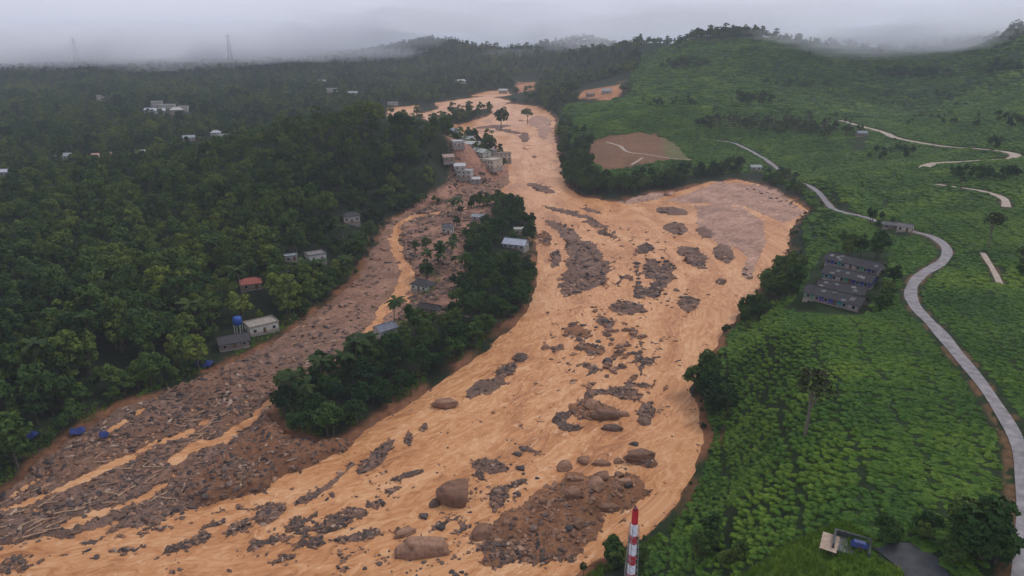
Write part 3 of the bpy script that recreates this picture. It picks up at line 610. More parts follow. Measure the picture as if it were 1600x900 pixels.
# name, px, py, width, depth, wall height, yaw, roof kind, wall colour, roof colour, label
WHT, CRM, GRY, TEAL, RED, DKR, BLU, RST, PGR = (.46, .455, .43), (.34, .30, .24), (.21, .205, .20), (.10, .30, .32), (.30, .10, .08), (.055, .055, .06), (.03, .10, .42), (.22, .11, .07), (.30, .34, .36)
HL = [
 ('house', 549, 352, 10, 7, 4.6, 15, 'hip', WHT, DKR, 'white house with dark roof alone at the edge of the forest'),
 ('house', 661, 455, 9.5, 7, 3.0, -35, 'hip', (.55, .66, .62), DKR, 'pale mint house with dark hipped roof beside the small orange stream'),
 ('house', 700, 367, 6, 5, 4.4, -25, 'hip', WHT, (.10, .10, .12), 'small white house standing among mud and wreckage on the island'),
 ('shed', 748, 345, 8, 4.5, 2.4, -20, 'gable', WHT, PGR, 'low white shed in the mud at the island head'),
 ('house', 806, 390, 13, 8, 3.2, -22, 'gable', (.34, .38, .44), (.38, .43, .50), 'long house with blue-grey metal roof among the island trees'),
 ('house', 812, 367, 7, 5, 2.8, 10, 'flat', CRM, WHT, 'small flat-roofed cream house behind the blue-grey roof'),
 ('house', 603, 530, 8, 6, 4.2, 35, 'gable', WHT, (.26, .28, .33), 'white house with grey roof below the tall palm by the stream'),
 ('shed', 672, 490, 9, 5, 2.4, -25, 'gable', GRY, (.05, .045, .045), 'dark roofed shed behind the mint house'),
 ('house', 410, 524, 12, 8, 3.4, 25, 'flat', (.62, .62, .58), (.33, .30, .26), 'damaged flat-roofed white house at the debris edge'),
 ('house', 366, 548, 11, 7, 2.8, 15, 'gable', GRY, (.06, .06, .065), 'dark tiled house below the blue tank stand'),
 ('house', 393, 455, 9, 7, 3.0, 10, 'hip', CRM, RED, 'house with faded red roof showing between the forest trees'),
 ('house', 494, 412, 9, 7, 3.8, 25, 'flat', (.60, .62, .62), GRY, 'half ruined white house in the forest above the mud'),
 ('shed', 455, 409, 6, 4, 2.4, 15, 'flat', WHT, PGR, 'small white shed next to the half ruined forest house'),
 # far left valley
 ('house', 160, 252, 16, 9, 4.5, 14, 'gable', (.60, .56, .54), (.42, .27, .24), 'long house with pinkish roof in the far left valley'),
 ('house', 224, 245, 13, 8, 4.8, 20, 'flat', WHT, (.62, .62, .60), 'white flat-roofed house near the pinkish roof'),
 ('house', 101, 250, 13, 8, 3.6, -8, 'gable', WHT, PGR, 'grey roofed house left of the pinkish roof'),
 ('house', 6, 275, 11, 7, 3.2, -12, 'gable', PGR, (.45, .48, .55), 'pale blue roofed house at the left edge of the picture'),
 ('house', 296, 221, 12, 8, 4, 10, 'gable', WHT, PGR, 'white house with grey roof below the far village'),
 ('house', 338, 216, 10, 8, 6, 0, 'hip', WHT, (.45, .46, .5), 'tall white house with pointed roof below the far village'),
 ('house', 352, 217, 13, 8, 3.6, 5, 'flat', WHT, (.5, .52, .55), 'low white house joined beside the pointed roof'),
 ('house', 160, 158, 16, 12, 8, 10, 'flat', WHT, WHT, 'lone white two-storey building on the far left hillside'),
 ('house', 146, 124, 14, 11, 9, 0, 'flat', WHT, WHT, 'small white tower house high on the far left hillside'),
 ('house', 236, 178, 15, 10, 5, -10, 'gable', WHT, (.42, .44, .5), 'grey roofed house at the left end of the far village'),
 ('house', 250, 180, 15, 10, 6, 10, 'gable', WHT, (.5, .52, .56), 'gable house in front of the far village'),
 ('house', 246, 168, 16, 11, 8, 5, 'flat', WHT, WHT, 'tall white block at the back of the far village'),
 ('house', 262, 171, 22, 12, 6, -5, 'flat', (.55, .56, .52), (.42, .44, .40), 'broad grey-green block in the middle of the far village'),
 ('house', 277, 180, 17, 11, 7, 15, 'hip', CRM, WHT, 'cream house at the right end of the far village'),
 ('house', 287, 176, 14, 10, 8, -5, 'flat', WHT, WHT, 'white block rising at the right end of the far village'),
 ('house', 488, 118, 22, 14, 8, 8, 'flat', WHT, WHT, 'white building high in the distant hills'),
 ('house', 503, 132, 16, 12, 6, -10, 'gable', WHT, PGR, 'small white gable house below the distant white building'),
 ('house', 520, 145, 22, 12, 7, 12, 'flat', WHT, (.5, .52, .55), 'white flat-roofed house lowest of the distant hill cluster'),
 ('house', 552, 150, 16, 10, 5, 5, 'gable', WHT, PGR, 'distant grey roofed house above the upper stream'),
 ('house', 720, 133, 18, 12, 7, 35, 'gable', WHT, WHT, 'bright white gable house in the hills above the upper river'),
 ('house', 614, 166, 16, 9, 5, 0, 'flat', WHT, WHT, 'white house beside the small upper stream'),
 ('house', 922, 152, 12, 8, 4, 10, 'gable', CRM, (.34, .2, .16), 'small house on the bare orange ground beyond the tea'),
 ('house', 948, 147, 14, 8, 4, -12, 'gable', WHT, PGR, 'grey roofed house on the bare orange ground beyond the tea'),
 ('house', 786, 147, 16, 10, 6, 0, 'gable', CRM, WHT, 'cream house beyond the river bend'),
 # the village on the left bank
 ('house', 766, 268, 16, 15, 7, -32, 'flat', (.50, .45, .38), (.46, .43, .35), 'big cream flat-roofed building at the village river edge'),
 ('house', 752, 250, 18, 9, 5, -55, 'gable', (.45, .46, .42), (.44, .49, .46), 'long building with pale green metal roof in the village'),
 ('house', 786, 251, 15, 7, 6.5, 4, 'flat', (.56, .50, .42), (.30, .26, .23), 'two-storey house with a row of windows on the river edge'),
 ('house', 767, 243, 9, 8, 5, -30, 'flat', GRY, (.33, .34, .36), 'grey block squeezed between the village roofs'),
 ('house', 739, 232, 13, 8, 4.5, -20, 'gable', WHT, (.52, .55, .54), 'pale roofed house at the upper end of the village'),
 ('house', 728, 224, 16, 9, 4.5, -10, 'gable', GRY, (.34, .36, .37), 'wide grey roofed house upstream in the village'),
 ('house', 709, 211, 14, 9, 5, -25, 'gable', (.30, .34, .40), (.34, .40, .46), 'blue-grey roofed house at the top of the village'),
 ('house', 692, 206, 14, 9, 4.5, 15, 'gable', WHT, (.36, .38, .37), 'grey roofed house half hidden by trees above the village'),
 ('house', 715, 236, 10, 8, 4, 20, 'flat', WHT, (.6, .62, .62), 'small white house behind the village trees'),
 ('house', 727, 284, 12, 8, 5.5, -15, 'flat', WHT, (.5, .52, .52), 'white two-storey house at the lower end of the village'),
 ('house', 718, 276, 9, 7, 4, 10, 'gable', WHT, (.55, .56, .56), 'small gable house behind the lower village house'),
 ('shed', 742, 288, 8, 5, 2.6, 5, 'gable', WHT, (.6, .6, .6), 'white shed beside the lower village house'),
 ('house', 700, 262, 9, 7, 3.6, 20, 'gable', CRM, (.40, .30, .26), 'brown roofed house in the trees above the village'),
 # right
 ('shed', 1180, 267, 9, 6, 3, 10, 'gable', (.40, .42, .42), (.32, .35, .35), 'grey shed in the trees above the pink mud flat'),
 ('house', 1345, 214, 10, 7, 3.4, 20, 'gable', GRY, (.22, .25, .30), 'blue-grey house below the far hill road'),
 ('house', 1414, 363, 6.5, 4.5, 2.8, -30, 'gable', (.6, .58, .54), (.16, .15, .16), 'dark roofed house with pale gable beside the road bend'),
 ('shed', 1392, 358, 8, 4, 2.3, -14, 'gable', GRY, (.13, .13, .14), 'low dark shed beside the house at the road bend'),
]
ROWS = [((1288, 417), (1369, 433), 'terraced tea workers house with grey roof, rearmost of the four rows', (.30, .31, .33)), ((1284, 438), (1358, 453), 'terraced tea workers house with blue end wall, second of the rows from behind', (.05, .10, .34)),
        ((1277, 457), (1347, 472), 'terraced tea workers house with long blue and teal wall, third row', (.04, .12, .40)), ((1254, 474), (1340, 488), 'terraced tea workers house nearest the open tea slope, front row', (.28, .27, .27))]
clear = []     # x, y, radius kept free of trees
hpos = []
for hrow in HL:
    x, y, z = hit(hrow[1], hrow[2]); hpos.append((x, y, z)); clear.append((x, y, .62 * max(hrow[3], hrow[4]) + 2.0))
    if hrow[2] == 352: clear.append((x - x * .03, y - y * .03, 8.5)); clear.append((x - x * .06, y - y * .06, 7))
    dv = np.array([-x, -y]) / math.hypot(x, y)       # keep the sight line from the valley open in front
    if y < 420: clear.append((x + dv[0] * (hrow[4] + 1), y + dv[1] * (hrow[4] + 1), hrow[3] * .5 + 1.5))
    if y < 420 and hrow[2] in (352, 455, 524): clear.append((x + dv[0] * (hrow[4] + 9), y + dv[1] * (hrow[4] + 9), hrow[3] * .5 + .5))
    if 420 < y < 1400: clear.append((x + dv[0] * (hrow[4] + 8), y + dv[1] * (hrow[4] + 8), hrow[3] * .55 + 5)); clear.append((x + dv[0] * (hrow[4] + 24), y + dv[1] * (hrow[4] + 24), hrow[3] * .5 + 5)); clear.append((x + dv[0] * (hrow[4] + 40), y + dv[1] * (hrow[4] + 40), hrow[3] * .5 + 3))
rpos = []
for a, b, lab, wc_ in ROWS:
    A_, B_ = hit(*a), hit(*b); rpos.append((A_, B_))
    for k in np.linspace(0, 1, 6): clear.append((A_[0] + (B_[0] - A_[0]) * k, A_[1] + (B_[1] - A_[1]) * k + 2.5, 5.5))
clear = np.array(clear)
def is_clear(x, y, z, grow=0):
    ok = np.ones(len(x), bool)
    for cx, cy, cr in clear: ok &= (x - cx) ** 2 + (y - cy) ** 2 > (cr + grow) ** 2
    return ok
def road_dist(x, y):
    d = np.full(len(x), 1e9)
    for (nm, mt, hw, _), c in zip(ROADS, chains):
        q = pldist(x, y, [tuple(p) for p in c[::3]])[0] - hw; d = np.minimum(d, q)
    return d

# ------------------------------------------------------------------ trees
def sampF(x, y): return sampZ(dF, x, y)
T = []      # x, y, z, scale, kind(0 forest,1 bank), variant
def add_trees(x, y, kind, smin, smax, inset=2.0, use_clear=True):
    z = sampZ(Z, x, y); ok = sampF(x, y) > inset
    if use_clear: ok &= is_clear(x, y, z, 1.5)
    x, y, z = x[ok], y[ok], z[ok]
    s = smin + (smax - smin) * rng.random(len(x)) ** 2.0; nv = 7 if kind == 0 else 4
    for i in range(len(x)): T.append((x[i], y[i], z[i], s[i], kind, rng.integers(nv)))
# the forest west of the flood and over the far hills
GAPS = [(262, 185, 42, 12), (70, 268, 60, 10), (100, 640, 70, 12)]
for y0, y1, sp, sm, sx in ((100, 280, 4.6, .5, 1.4), (280, 420, 5.0, .45, 1.3), (420, 800, 7.2, .6, 1.35), (800, 1300, 9.5, .75, 1.5), (1300, 2300, 13, 1.0, 1.8)):
    x, y = jgrid(-1.05 * y1 - 60, 1.0 * y1, y0, y1, sp)
    z = sampZ(Z, x, y); px, py = project(x, y, z)
    ok = (px > -170) & (px < 1770) & (py < 1000)
    x, y, z, px, py = x[ok], y[ok], z[ok], px[ok], py[ok]
    onI = sdist(x, y, ISLAND) < 0
    leftside = (x < np.interp(y, [0, 120, 300, 420, 520, 640, 900, 1100, 3000], [-40, -80, 0, 0, 0, 0, 30, 100, 300])) & ~onI
    teap = (inpoly(px, py, TEA) & (x > 0)) | ((sdist(px, py, BARE[0]) < 9) & (rng.random(len(x)) < .8))
    n = fbm(x / 40, y / 40, 140, 3)
    keep = np.where(leftside, n > -.30, False) | ((y > 1050) & ~teap) | ((y > 640) & (px > 850) & ~teap)
    # bare earth about the village and the wrecked strip
    vil = inpoly(px, py, [(690, 200), (760, 215), (800, 250), (800, 285), (735, 308), (700, 305), (712, 240)])
    keep &= ~(vil & (rng.random(len(x)) < .5))
    keep &= ~(inpoly(px, py, [(28, 690), (120, 660), (185, 625), (235, 605), (250, 628), (190, 645), (120, 690), (60, 730)]) & (rng.random(len(x)) < .8))
    for zp in ([(600, 162), (660, 160), (668, 200), (600, 205)], [(650, 165), (720, 150), (800, 138), (835, 125), (842, 150), (800, 175), (720, 185), (660, 200)], [(900, 140), (980, 122), (975, 160), (930, 172)]):
        keep &= ~(inpoly(px, py, zp) & (rng.random(len(x)) < .78))
    for zp in BARE: keep &= sdist(px, py + 5, zp) > 4
    dens = rng.random(len(x)) < np.where(leftside, .93, .97)
    add_trees(x[keep & dens], y[keep & dens], 0, sm, sx, 2.5)
# smaller growth filling the forest edge above the debris
x, y = jgrid(-420, 60, 110, 520, 4.2); f_ = sampF(x, y); z = sampZ(Z, x, y); px, py = project(x, y, z)
k = (f_ > 1.2) & (f_ < 7) & (sdist(x, y, ISLAND) > 4) & (px > -100) & (px < 790) & (x < 20) & (rng.random(len(x)) < .6)
add_trees(x[k], y[k], 1, .3, .6, 1.0)
x, y = jgrid(0, 230, 90, 420, 3.0); f_ = sampF(x, y); z = sampZ(Z, x, y); px, py = project(x, y, z)
k = (f_ > .6) & (f_ < 9) & (sdist(x, y, ISLAND) > 6) & (px > 850) & (px < 1290) & (rng.random(len(x)) < .5 - .035 * f_) & ~((py > 655) & (py < 790) & (px < 1110) & (rng.random(len(x)) < .5))
add_trees(x[k], y[k], 1, .14, .38, .3)
# island wood
x, y = jgrid(-140, 60, 120, 460, 4.6); z = sampZ(Z, x, y); px, py = project(x, y, z)
k = (sdist(x, y, ISLAND) < -1.5)
wreck = inpoly(px, py, [(610, 350), (700, 330), (775, 322), (768, 350), (738, 368), (722, 392), (735, 420), (705, 452), (712, 470), (690, 490), (640, 510), (600, 545), (580, 530), (655, 440), (625, 400)])
k &= ~(wreck & (rng.random(len(x)) < .93))
add_trees(x[k], y[k], 1, .55, 1.0, 1.2)
# groves on the right bank and in the tea: centre, radii (pixels), how many, size
for cx, cy, rx, ry, n, s0, s1 in [(900, 250, 24, 45, 70, .7, 1.1), (915, 290, 36, 16, 60, .7, 1.1), (880, 215, 12, 30, 26, .7, 1.0), (970, 296, 34, 8, 30, .6, .9), (1030, 286, 46, 9, 42, .6, .95), (1090, 274, 40, 7, 34, .6, .9), (1150, 270, 36, 8, 34, .55, .85), (1215, 283, 28, 10, 34, .55, .9), (1245, 300, 16, 8, 12, .5, .8),
                                  (1142, 492, 16, 14, 11, .7, 1.0), (1172, 496, 26, 10, 11, .65, .9), (1215, 460, 26, 18, 20, .75, 1.1), (1225, 435, 18, 12, 12, .7, 1.0), (1255, 418, 16, 10, 6, .5, .8), (1325, 398, 14, 8, 4, .7, .9), (1362, 402, 20, 6, 5, .8, 1.0), (1385, 462, 16, 22, 10, .5, .75), (1362, 480, 14, 10, 6, .45, .65), (1370, 352, 26, 5, 7, .45, .7),
                                  (1098, 618, 18, 18, 8, .8, 1.1), (1086, 606, 12, 8, 4, .6, .9), (1120, 645, 20, 18, 7, .6, .85), (1110, 868, 26, 14, 4, .5, .65), (962, 880, 18, 12, 6, .5, .65), (985, 895, 12, 10, 4, .45, .6), (1520, 868, 26, 12, 7, .75, 1.0), (1490, 880, 24, 12, 4, .45, .6), (1560, 880, 12, 14, 3, .5, .65), (1120, 880, 40, 10, 5, .3, .45), (1385, 845, 14, 6, 4, .35, .45), (1440, 838, 20, 8, 4, .35, .45),
                                  (1070, 104, 40, 7, 40, .7, 1.2), (1180, 158, 30, 6, 40, .6, 1.0), (1440, 120, 50, 6, 40, .7, 1.1), (1390, 118, 30, 8, 26, .6, 1.0), (1250, 135, 60, 5, 24, .6, 1.0), (1130, 196, 50, 8, 40, .45, .8), (1220, 200, 60, 8, 60, .45, .8), (1300, 208, 40, 8, 34, .45, .8), (1560, 110, 40, 8, 30, .6, 1.0), (1040, 165, 50, 5, 20, .5, .8), (1490, 190, 90, 10, 22, .5, .8), (1420, 160, 90, 14, 22, .5, .8), (1550, 230, 14, 4, 5, .6, .8), (1410, 240, 20, 8, 8, .5, .8), (1560, 280, 36, 8, 14, .5, .8), (1500, 275, 30, 6, 10, .5, .7), (1590, 200, 16, 10, 8, .6, .8), (1370, 245, 16, 8, 6, .5, .7), (1340, 205, 12, 5, 5, .5, .7), (1600, 420, 12, 12, 4, .5, .7), (735, 188, 28, 5, 40, .8, 1.1), (738, 258, 16, 8, 12, .35, .6), (722, 252, 14, 8, 14, .45, .8), (757, 236, 16, 5, 8, .35, .6), (706, 240, 14, 12, 18, .5, .9), (752, 290, 14, 5, 6, .3, .5), (716, 290, 10, 5, 7, .4, .6)]:
    pts = []
    while len(pts) < n:
        a, r_ = rng.uniform(0, 2 * PI), math.sqrt(rng.random()); pts.append(hit(cx + rx * r_ * math.cos(a), cy + ry * r_ * math.sin(a)))
    if pts:
        p = np.array(pts); add_trees(p[:, 0], p[:, 1], 1, s0, s1, 0.3)
# ridge woods on the tea hills
for px0, px1, py0, n in ((1000, 1250, 66, 170), (1250, 1600, 86, 120), (1540, 1620, 62, 40), (860, 1000, 88, 40)):
    for _ in range(n):
        px = rng.uniform(px0, px1); y = rng.uniform(900, 1500); col_d = np.linspace(750, 1700, 160)
        a, _z = ray(px, 80); zz = sampZ(Z, a * col_d, col_d); el = (zz - CAM_Z) / col_d; j = int(np.argmax(el)) ; d = col_d[max(0, j - int(abs(rng.normal(0, 7))))]
        T.append((a * d, d, float(sampZ(Z, a * d, d)), rng.uniform(.6, 1.2), 0, rng.integers(7)))
T = np.array(T); tx, ty, tz, tsz, tk, tv = T.T
tpx, tpy = project(tx, ty, tz + 5 * tsz)
inframe = (tpx > 5) & (tpx < 1595) & (tpy > 40) & (tpy < 895)
app = np.where(inframe, tsz / np.hypot(tx, ty), 0)
order = np.argsort(-app); big = order[:296]; rest = order[296:]
def zone(px, py, kind, x, y):
    if kind == 0 or sdist(np.array([x]), np.array([y]), ISLAND)[0] > 0 and x < 0:
        if py > 610: return ('dark green broadleaf tree low in the left forest above the blue tarpaulins', 'trees of the lower left forest')
        if px > 380: return ('dark green broadleaf tree in the forest around the red roofed house', 'trees of the forest around the red roof')
        return ('dark green broadleaf tree in the dense forest beside the debris field', 'trees of the forest beside the debris field')
    if sdist(np.array([x]), np.array([y]), ISLAND)[0] < 0: return ('green broadleaf tree in the lower end of the island wood', 'trees of the lower island') if py > 570 else ('green broadleaf tree in the upper wood of the river island', 'trees of the upper island')
    if px > 1330 and py > 780: return ('dark broadleaf tree by the road below the tea slope', 'trees by the road at the bottom of the tea')
    if py > 780: return ('low leafy tree on the river bank near the striped mast', 'trees near the striped mast')
    if py > 540: return ('broadleaf tree on the cut bank where tea meets river', 'trees on the cut bank of the tea slope')
    if px > 1270: return ('leafy tree beside the terraced tea workers houses', 'trees around the terraced houses')
    if py > 380: return ('broadleaf tree on the bank left of the terraced houses', 'trees on the bank by the terraced houses')
    return ('broadleaf tree on the river bank below the bare brown field', 'trees on the bank below the brown field')
LMK = [(h_[10], p_) for h_, p_ in zip(HL, hpos) if p_[1] < 420]
own = {}; bigset = set(int(i) for i in big)
for lab_, p_ in LMK:
    near_ = np.argsort((tx - p_[0]) ** 2 + (ty - p_[1]) ** 2)[:3]
    for rk_, i in enumerate(near_):
        if int(i) in bigset and int(i) not in own: own[int(i)] = '%s broadleaf tree to the %s' % (('closest', 'second closest', 'third closest')[rk_], ' '.join(lab_.split()[:9]))
for i in big:
    k, v = int(tk[i]), int(tv[i]); tr, cr = (TREES if k == 0 else BANK)[v]
    lb, gp = zone(tpx[i], tpy[i], k, tx[i], ty[i])
    o = empty('broadleaf_tree', (tx[i], ty[i], tz[i]), rng.uniform(0, 6.28)); s = tsz[i]; o.scale = (s * rng.uniform(.9, 1.15), s * rng.uniform(.9, 1.15), s)
    tag(o, own.get(int(i), lb), 'tree', gp); mesh_obj('trunk', tr, None, o); mesh_obj('crown', cr, None, o)
lt, lbk = lib('forest_kinds', [joined('forest_tree', t_) for t_ in TREES]), lib('bank_kinds', [joined('bank_tree', t_) for t_ in BANK])
for kind, coll, nm, lab in ((0, lt, 'forest', 'dense dark green forest covering the hills and the left valley side'), (1, lbk, 'bank_woodland', 'green woodland along the river banks and on the island')):
    m = rest[tk[rest] == kind]; n = len(m)
    s = tsz[m]; scs = np.stack([s * rng.uniform(.85, 1.2, n), s * rng.uniform(.85, 1.2, n), s * rng.uniform(.85, 1.15, n)], -1)
    scatter(nm, np.stack([tx[m], ty[m], tz[m]], -1), np.stack([np.zeros(n), np.zeros(n), rng.uniform(0, 6.28, n)], -1), scs, tv[m], coll, lab)

# slender shade trees standing in the tea, and the lone trees in the flood
def lone(px, py, h, mesh, label, group=None, name='shade_tree', wide=1.0):
    x, y, z = hit(px, py); base = mesh[2]; o = empty(name, (x, y, z), rng.uniform(0, 6.28)); s = h / base; o.scale = (s * wide, s * wide, s)
    tag(o, label, 'tree', group); mesh_obj('trunk', mesh[0], None, o); mesh_obj('crown', mesh[1], None, o); return o
TH = [THIN[0] + (14,), THIN[1] + (13,), THIN[2] + (15,)]
um = tree_meshes(401, 12, 3.9, 14, per=60, leaf=.34, bole=.55, flat=.65, mats=('palebark', 'leaf_thin')) + (12,)
lone(1258, 682, 14, um, 'solitary thin tree with bare trunk rising from the open tea slope')
lone(1543, 388, 14, um, 'solitary umbrella shaped tree on the far tea slope beside the footpath')
lone(1345, 303, 8, TH[1], 'small dark tree standing alone in the bright green tea')
lone(1270, 278, 9, TH[1], 'small tree beside the road above the terraced houses')
lone(1500, 300, 8, um, 'little thin tree on the slope below the dirt track')
bt = [BANK[0] + (11,), BANK[2] + (12.5,)]
lone(783, 203, 24, tree_meshes(411, 12, 4.6, 20, per=110, leaf=.4, bole=.22, flat=.95, mats=('bark', 'leaf_bank')) + (12,), 'large round tree standing alone in the flooded river bend', name='broadleaf_tree', wide=1.0)
lone(824, 194, 17, tree_meshes(412, 12, 5.2, 16, per=95, leaf=.4, bole=.45, flat=.6, mats=('bark', 'leaf_bank')) + (12,), 'flat topped tree standing in the mud beside the round lone tree', name='broadleaf_tree', wide=1.15)
lone(716, 199, 11, bt[0], 'dark bushy tree at the tip of the small upstream island', name='broadleaf_tree')
lone(784, 268, 11, bt[0], 'round green tree in front of the two-storey river house', name='broadleaf_tree')
for px in (744, 752, 758, 764): lone(px, 238 + (px - 744) * .45, 8, bt[px % 2], 'green tree in the row between village roofs and river', 'trees behind the village roofs', name='broadleaf_tree')
for _ in range(46):
    px = rng.uniform(1092, 1335); py = 197 + (px - 1092) * .05 + rng.normal(0, 8); lone(px, py, rng.uniform(10, 17), TH[rng.integers(3)], 'slender shade tree in the scattered grove on the tea plateau', 'slender trees of the tea plateau grove')
for _ in range(26):
    px = rng.uniform(1010, 1590); py = rng.uniform(95, 180); lone(px, py, rng.uniform(9, 15), TH[rng.integers(3)], 'slender tree scattered over the hazy upper tea hills', 'slender trees on the upper tea hills')

# coconut palms
def frond_mesh():
    V, F = [], []; n = 9; Ln = 4.2
    def sp(t): return Vector((Ln * t * (1 - .12 * t), 0, 1.1 * t - 2.6 * t * t))
    for i in range(n):
        t0 = i / n; c = sp(t0); c2 = sp(t0 + 1 / n); w = .95 * math.sin(PI * min(1, .15 + t0 * .85)) + .1
        for s in (-1, 1):
            k = len(V); V += [tuple(c), tuple(c2), (c2.x + .55, s * w, c2.z - .5 * w), (c.x + .42, s * w * .95, c.z - .55 * w)]; F.append((k, k + 1, k + 2, k + 3))
    return mk('frond', V, F, M['palm'])
FR = frond_mesh()
def trunk_mesh(h, lean):
    b = MB(); b.tube([(0, 0, -.6), (lean * .2, 0, h * .35), (lean * .55, 0, h * .7), (lean, 0, h)], [.24, .19, .16, .15], 7); return b.mesh('palm_trunk', M['palebark'])
PT = [trunk_mesh(10, .8), trunk_mesh(8, -.5), trunk_mesh(12, 1.2)]; PH = [(10, .8), (8, -.5), (12, 1.2)]
def palm(px, py, v, label, s=1.0, group=None):
    x, y, z = hit(px, py); o = empty('coconut_palm', (x, y, z), rng.uniform(0, 6.28)); o.scale = (s, s, s); tag(o, label, 'palm', group)
    mesh_obj('trunk', PT[v], None, o); h, ln = PH[v]
    for k in range(15):
        fo = mesh_obj('frond', FR, None, o, (ln, 0, h - .1)); fo.rotation_euler = (0, rng.uniform(-.75, .45), k * 2.4 + rng.uniform(-.2, .2)); q = rng.uniform(.8, 1.05); fo.scale = (q, q, q)
palm(616, 522, 2, 'tall coconut palm leaning beside the orange stream', 1.05)
palm(578, 575, 0, 'coconut palm beside the grey roofed island house', 1.05)
palm(668, 425, 0, 'coconut palm over the stream bend above the mint house', .95)
palm(706, 345, 0, 'tall palm at the head of the island', 1.1)
for px, py, v in ((690, 420, 1), (705, 408, 0), (720, 340, 2), (712, 425, 1)): palm(px, py, v, 'coconut palm among the wreckage on the upper island', .85, 'palms of the upper island')
for px, py, v in ((545, 600, 0), (560, 585, 2), (480, 640, 1), (505, 610, 0), (455, 650, 2)): palm(px, py, v, 'coconut palm rising from the lower island wood', .95, 'palms of the lower island wood')
for px, py, v in ((380, 470, 2), (470, 450, 0), (540, 395, 2), (500, 440, 1), (300, 520, 0), (60, 600, 2), (545, 440, 0), (330, 420, 2), (130, 560, 2)): palm(px, py, v, 'coconut palm poking out of the forest beside the debris field', 1.05, 'palms of the debris side forest')

# ------------------------------------------------------------------ tea
def bush_mesh(seed, w=1.0, d=.75, h=.62, n=150):
    r = np.random.default_rng(seed); cs = [(r.uniform(-.45, .45) * w, r.uniform(-.4, .4) * d, h * .25) for _ in range(5)]; rs = [r.uniform(.42, .62) * min(w, d) for _ in range(5)]
    C, N = blob_points(r, cs, rs, n // 5 + 12, .78, -.1); N[:, 2] += .4
    V, F = leafquads(C, N, .15, .7, r)
    b = MB(); b.quadmesh(V, F); nn = 9      # solid twiggy heart
    ring = [[(q * w * .85 * math.cos(a) , q * d * .85 * math.sin(a), zz) for a in np.linspace(0, 2 * PI, nn, endpoint=False)] for q, zz in ((.95, -.1), (.9, h * .4), (.5, h * .62))]
    V2 = [p for k in ring for p in k]; F2 = [(k * nn + i, k * nn + (i + 1) % nn, (k + 1) * nn + (i + 1) % nn, (k + 1) * nn + i) for k in range(2) for i in range(nn)] + [tuple(2 * nn + i for i in range(nn))]
    b.quadmesh(V2, F2); return b.mesh('tea_bush', M['tea'])
BUSH = [bush_mesh(500 + k, w, d, h) for k, (w, d, h) in enumerate([(1.0, .75, .62), (1.2, .7, .6), (.85, .8, .7), (1.1, .85, .55)])]
TB = []
def in_px(px, py, poly): return inpoly(px, py, poly)
YARD = [(1366, 858), (1388, 848), (1432, 850), (1475, 880), (1490, 930), (1440, 940), (1408, 892)]
GRASS = [(1150, 905), (1205, 865), (1258, 838), (1318, 816), (1352, 832), (1356, 862), (1425, 900), (1460, 950), (1080, 970)]
LINES = [(1245, 470), (1285, 395), (1390, 395), (1385, 445), (1350, 495), (1240, 490)]
for x0, x1, y0, y1, sp, s0 in ((0, 190, 48, 190, 1.05, .74), (20, 330, 190, 330, 1.5, 1.06), (40, 620, 330, 720, 2.6, 1.8), (60, 1150, 720, 1250, 6.5, 3.6)):
    x, y = jgrid(x0, x1, y0, y1, sp, .3)
    z = sampZ(Z, x, y); px, py = project(x, y, z)
    ok = in_px(px, py, TEA) & (px > 860) & (px < 1680) & (py < 960) & (sampF(x, y) > 3.0)
    x, y, z, px, py = [q[ok] for q in (x, y, z, px, py)]
    rowp = np.sin((x * .55 + y * 1.0 + 5 * fbm(x / 14, y / 14, 160, 2)) * 2 * PI / 4.4 / np.maximum(s0, 1.0))       # picking paths run between the bushes
    cross = np.sin((x * 1.0 - y * .3 + 6 * fbm(x / 17, y / 17, 161, 2)) * 2 * PI / 10.5 / np.maximum(s0, 1.0))
    ok = (rowp > -.84) & (cross > -.955) & (road_dist(x, y) > 1.6) & is_clear(x, y, z, -1.5) & ~in_px(px, py, GRASS) & ~in_px(px, py, YARD) & ~in_px(px, py, FIELD) & ~in_px(px, py, LINES) & (fbm(x / 5, y / 5, 170, 2) > -.30)
    for i in np.where(ok)[0]: TB.append((x[i], y[i], z[i], s0 * rng.uniform(.8, 1.3), px[i], py[i]))
TB = np.array(TB); n = len(TB)
seen = (TB[:, 4] > 0) & (TB[:, 4] < 1600) & (TB[:, 5] > 0) & (TB[:, 5] < 900)
app = np.where(seen, TB[:, 3] / np.hypot(np.hypot(TB[:, 0], TB[:, 1]), 70), 0); order = np.argsort(-app)
for i in order[:296]:
    o = mesh_obj('tea_bush', BUSH[rng.integers(4)]); s = TB[i, 3]; o.location = (TB[i, 0], TB[i, 1], TB[i, 2] - .1); o.rotation_euler = (0, 0, rng.normal(-.45, .5)); o.scale = (s * rng.uniform(1.2, 1.7), s * rng.uniform(1.1, 1.5), s * rng.uniform(.9, 1.5))
    q_ = ('between the river bank and the bright grass', 'beside the walled pit and wet yard', 'near the road at the bottom right')[0 if TB[i, 4] < 1230 else 1 if TB[i, 4] < 1440 else 2]
    tag(o, 'clipped green tea bush ' + q_, 'tea bush', 'tea bushes ' + q_)
m = order[296:]; k = len(m); s = TB[m, 3]
scatter('tea_plantation', TB[m, :3] - np.array([0, 0, .1]), np.stack([np.zeros(k), np.zeros(k), rng.normal(-.45, .5, k)], -1), np.stack([s * rng.uniform(1.2, 1.7, k), s * rng.uniform(1.1, 1.5, k), s * rng.uniform(.9, 1.5, k)], -1), rng.integers(0, 4, k), lib('tea_kinds', BUSH), 'rows of clipped green tea bushes covering the hills right of the river')

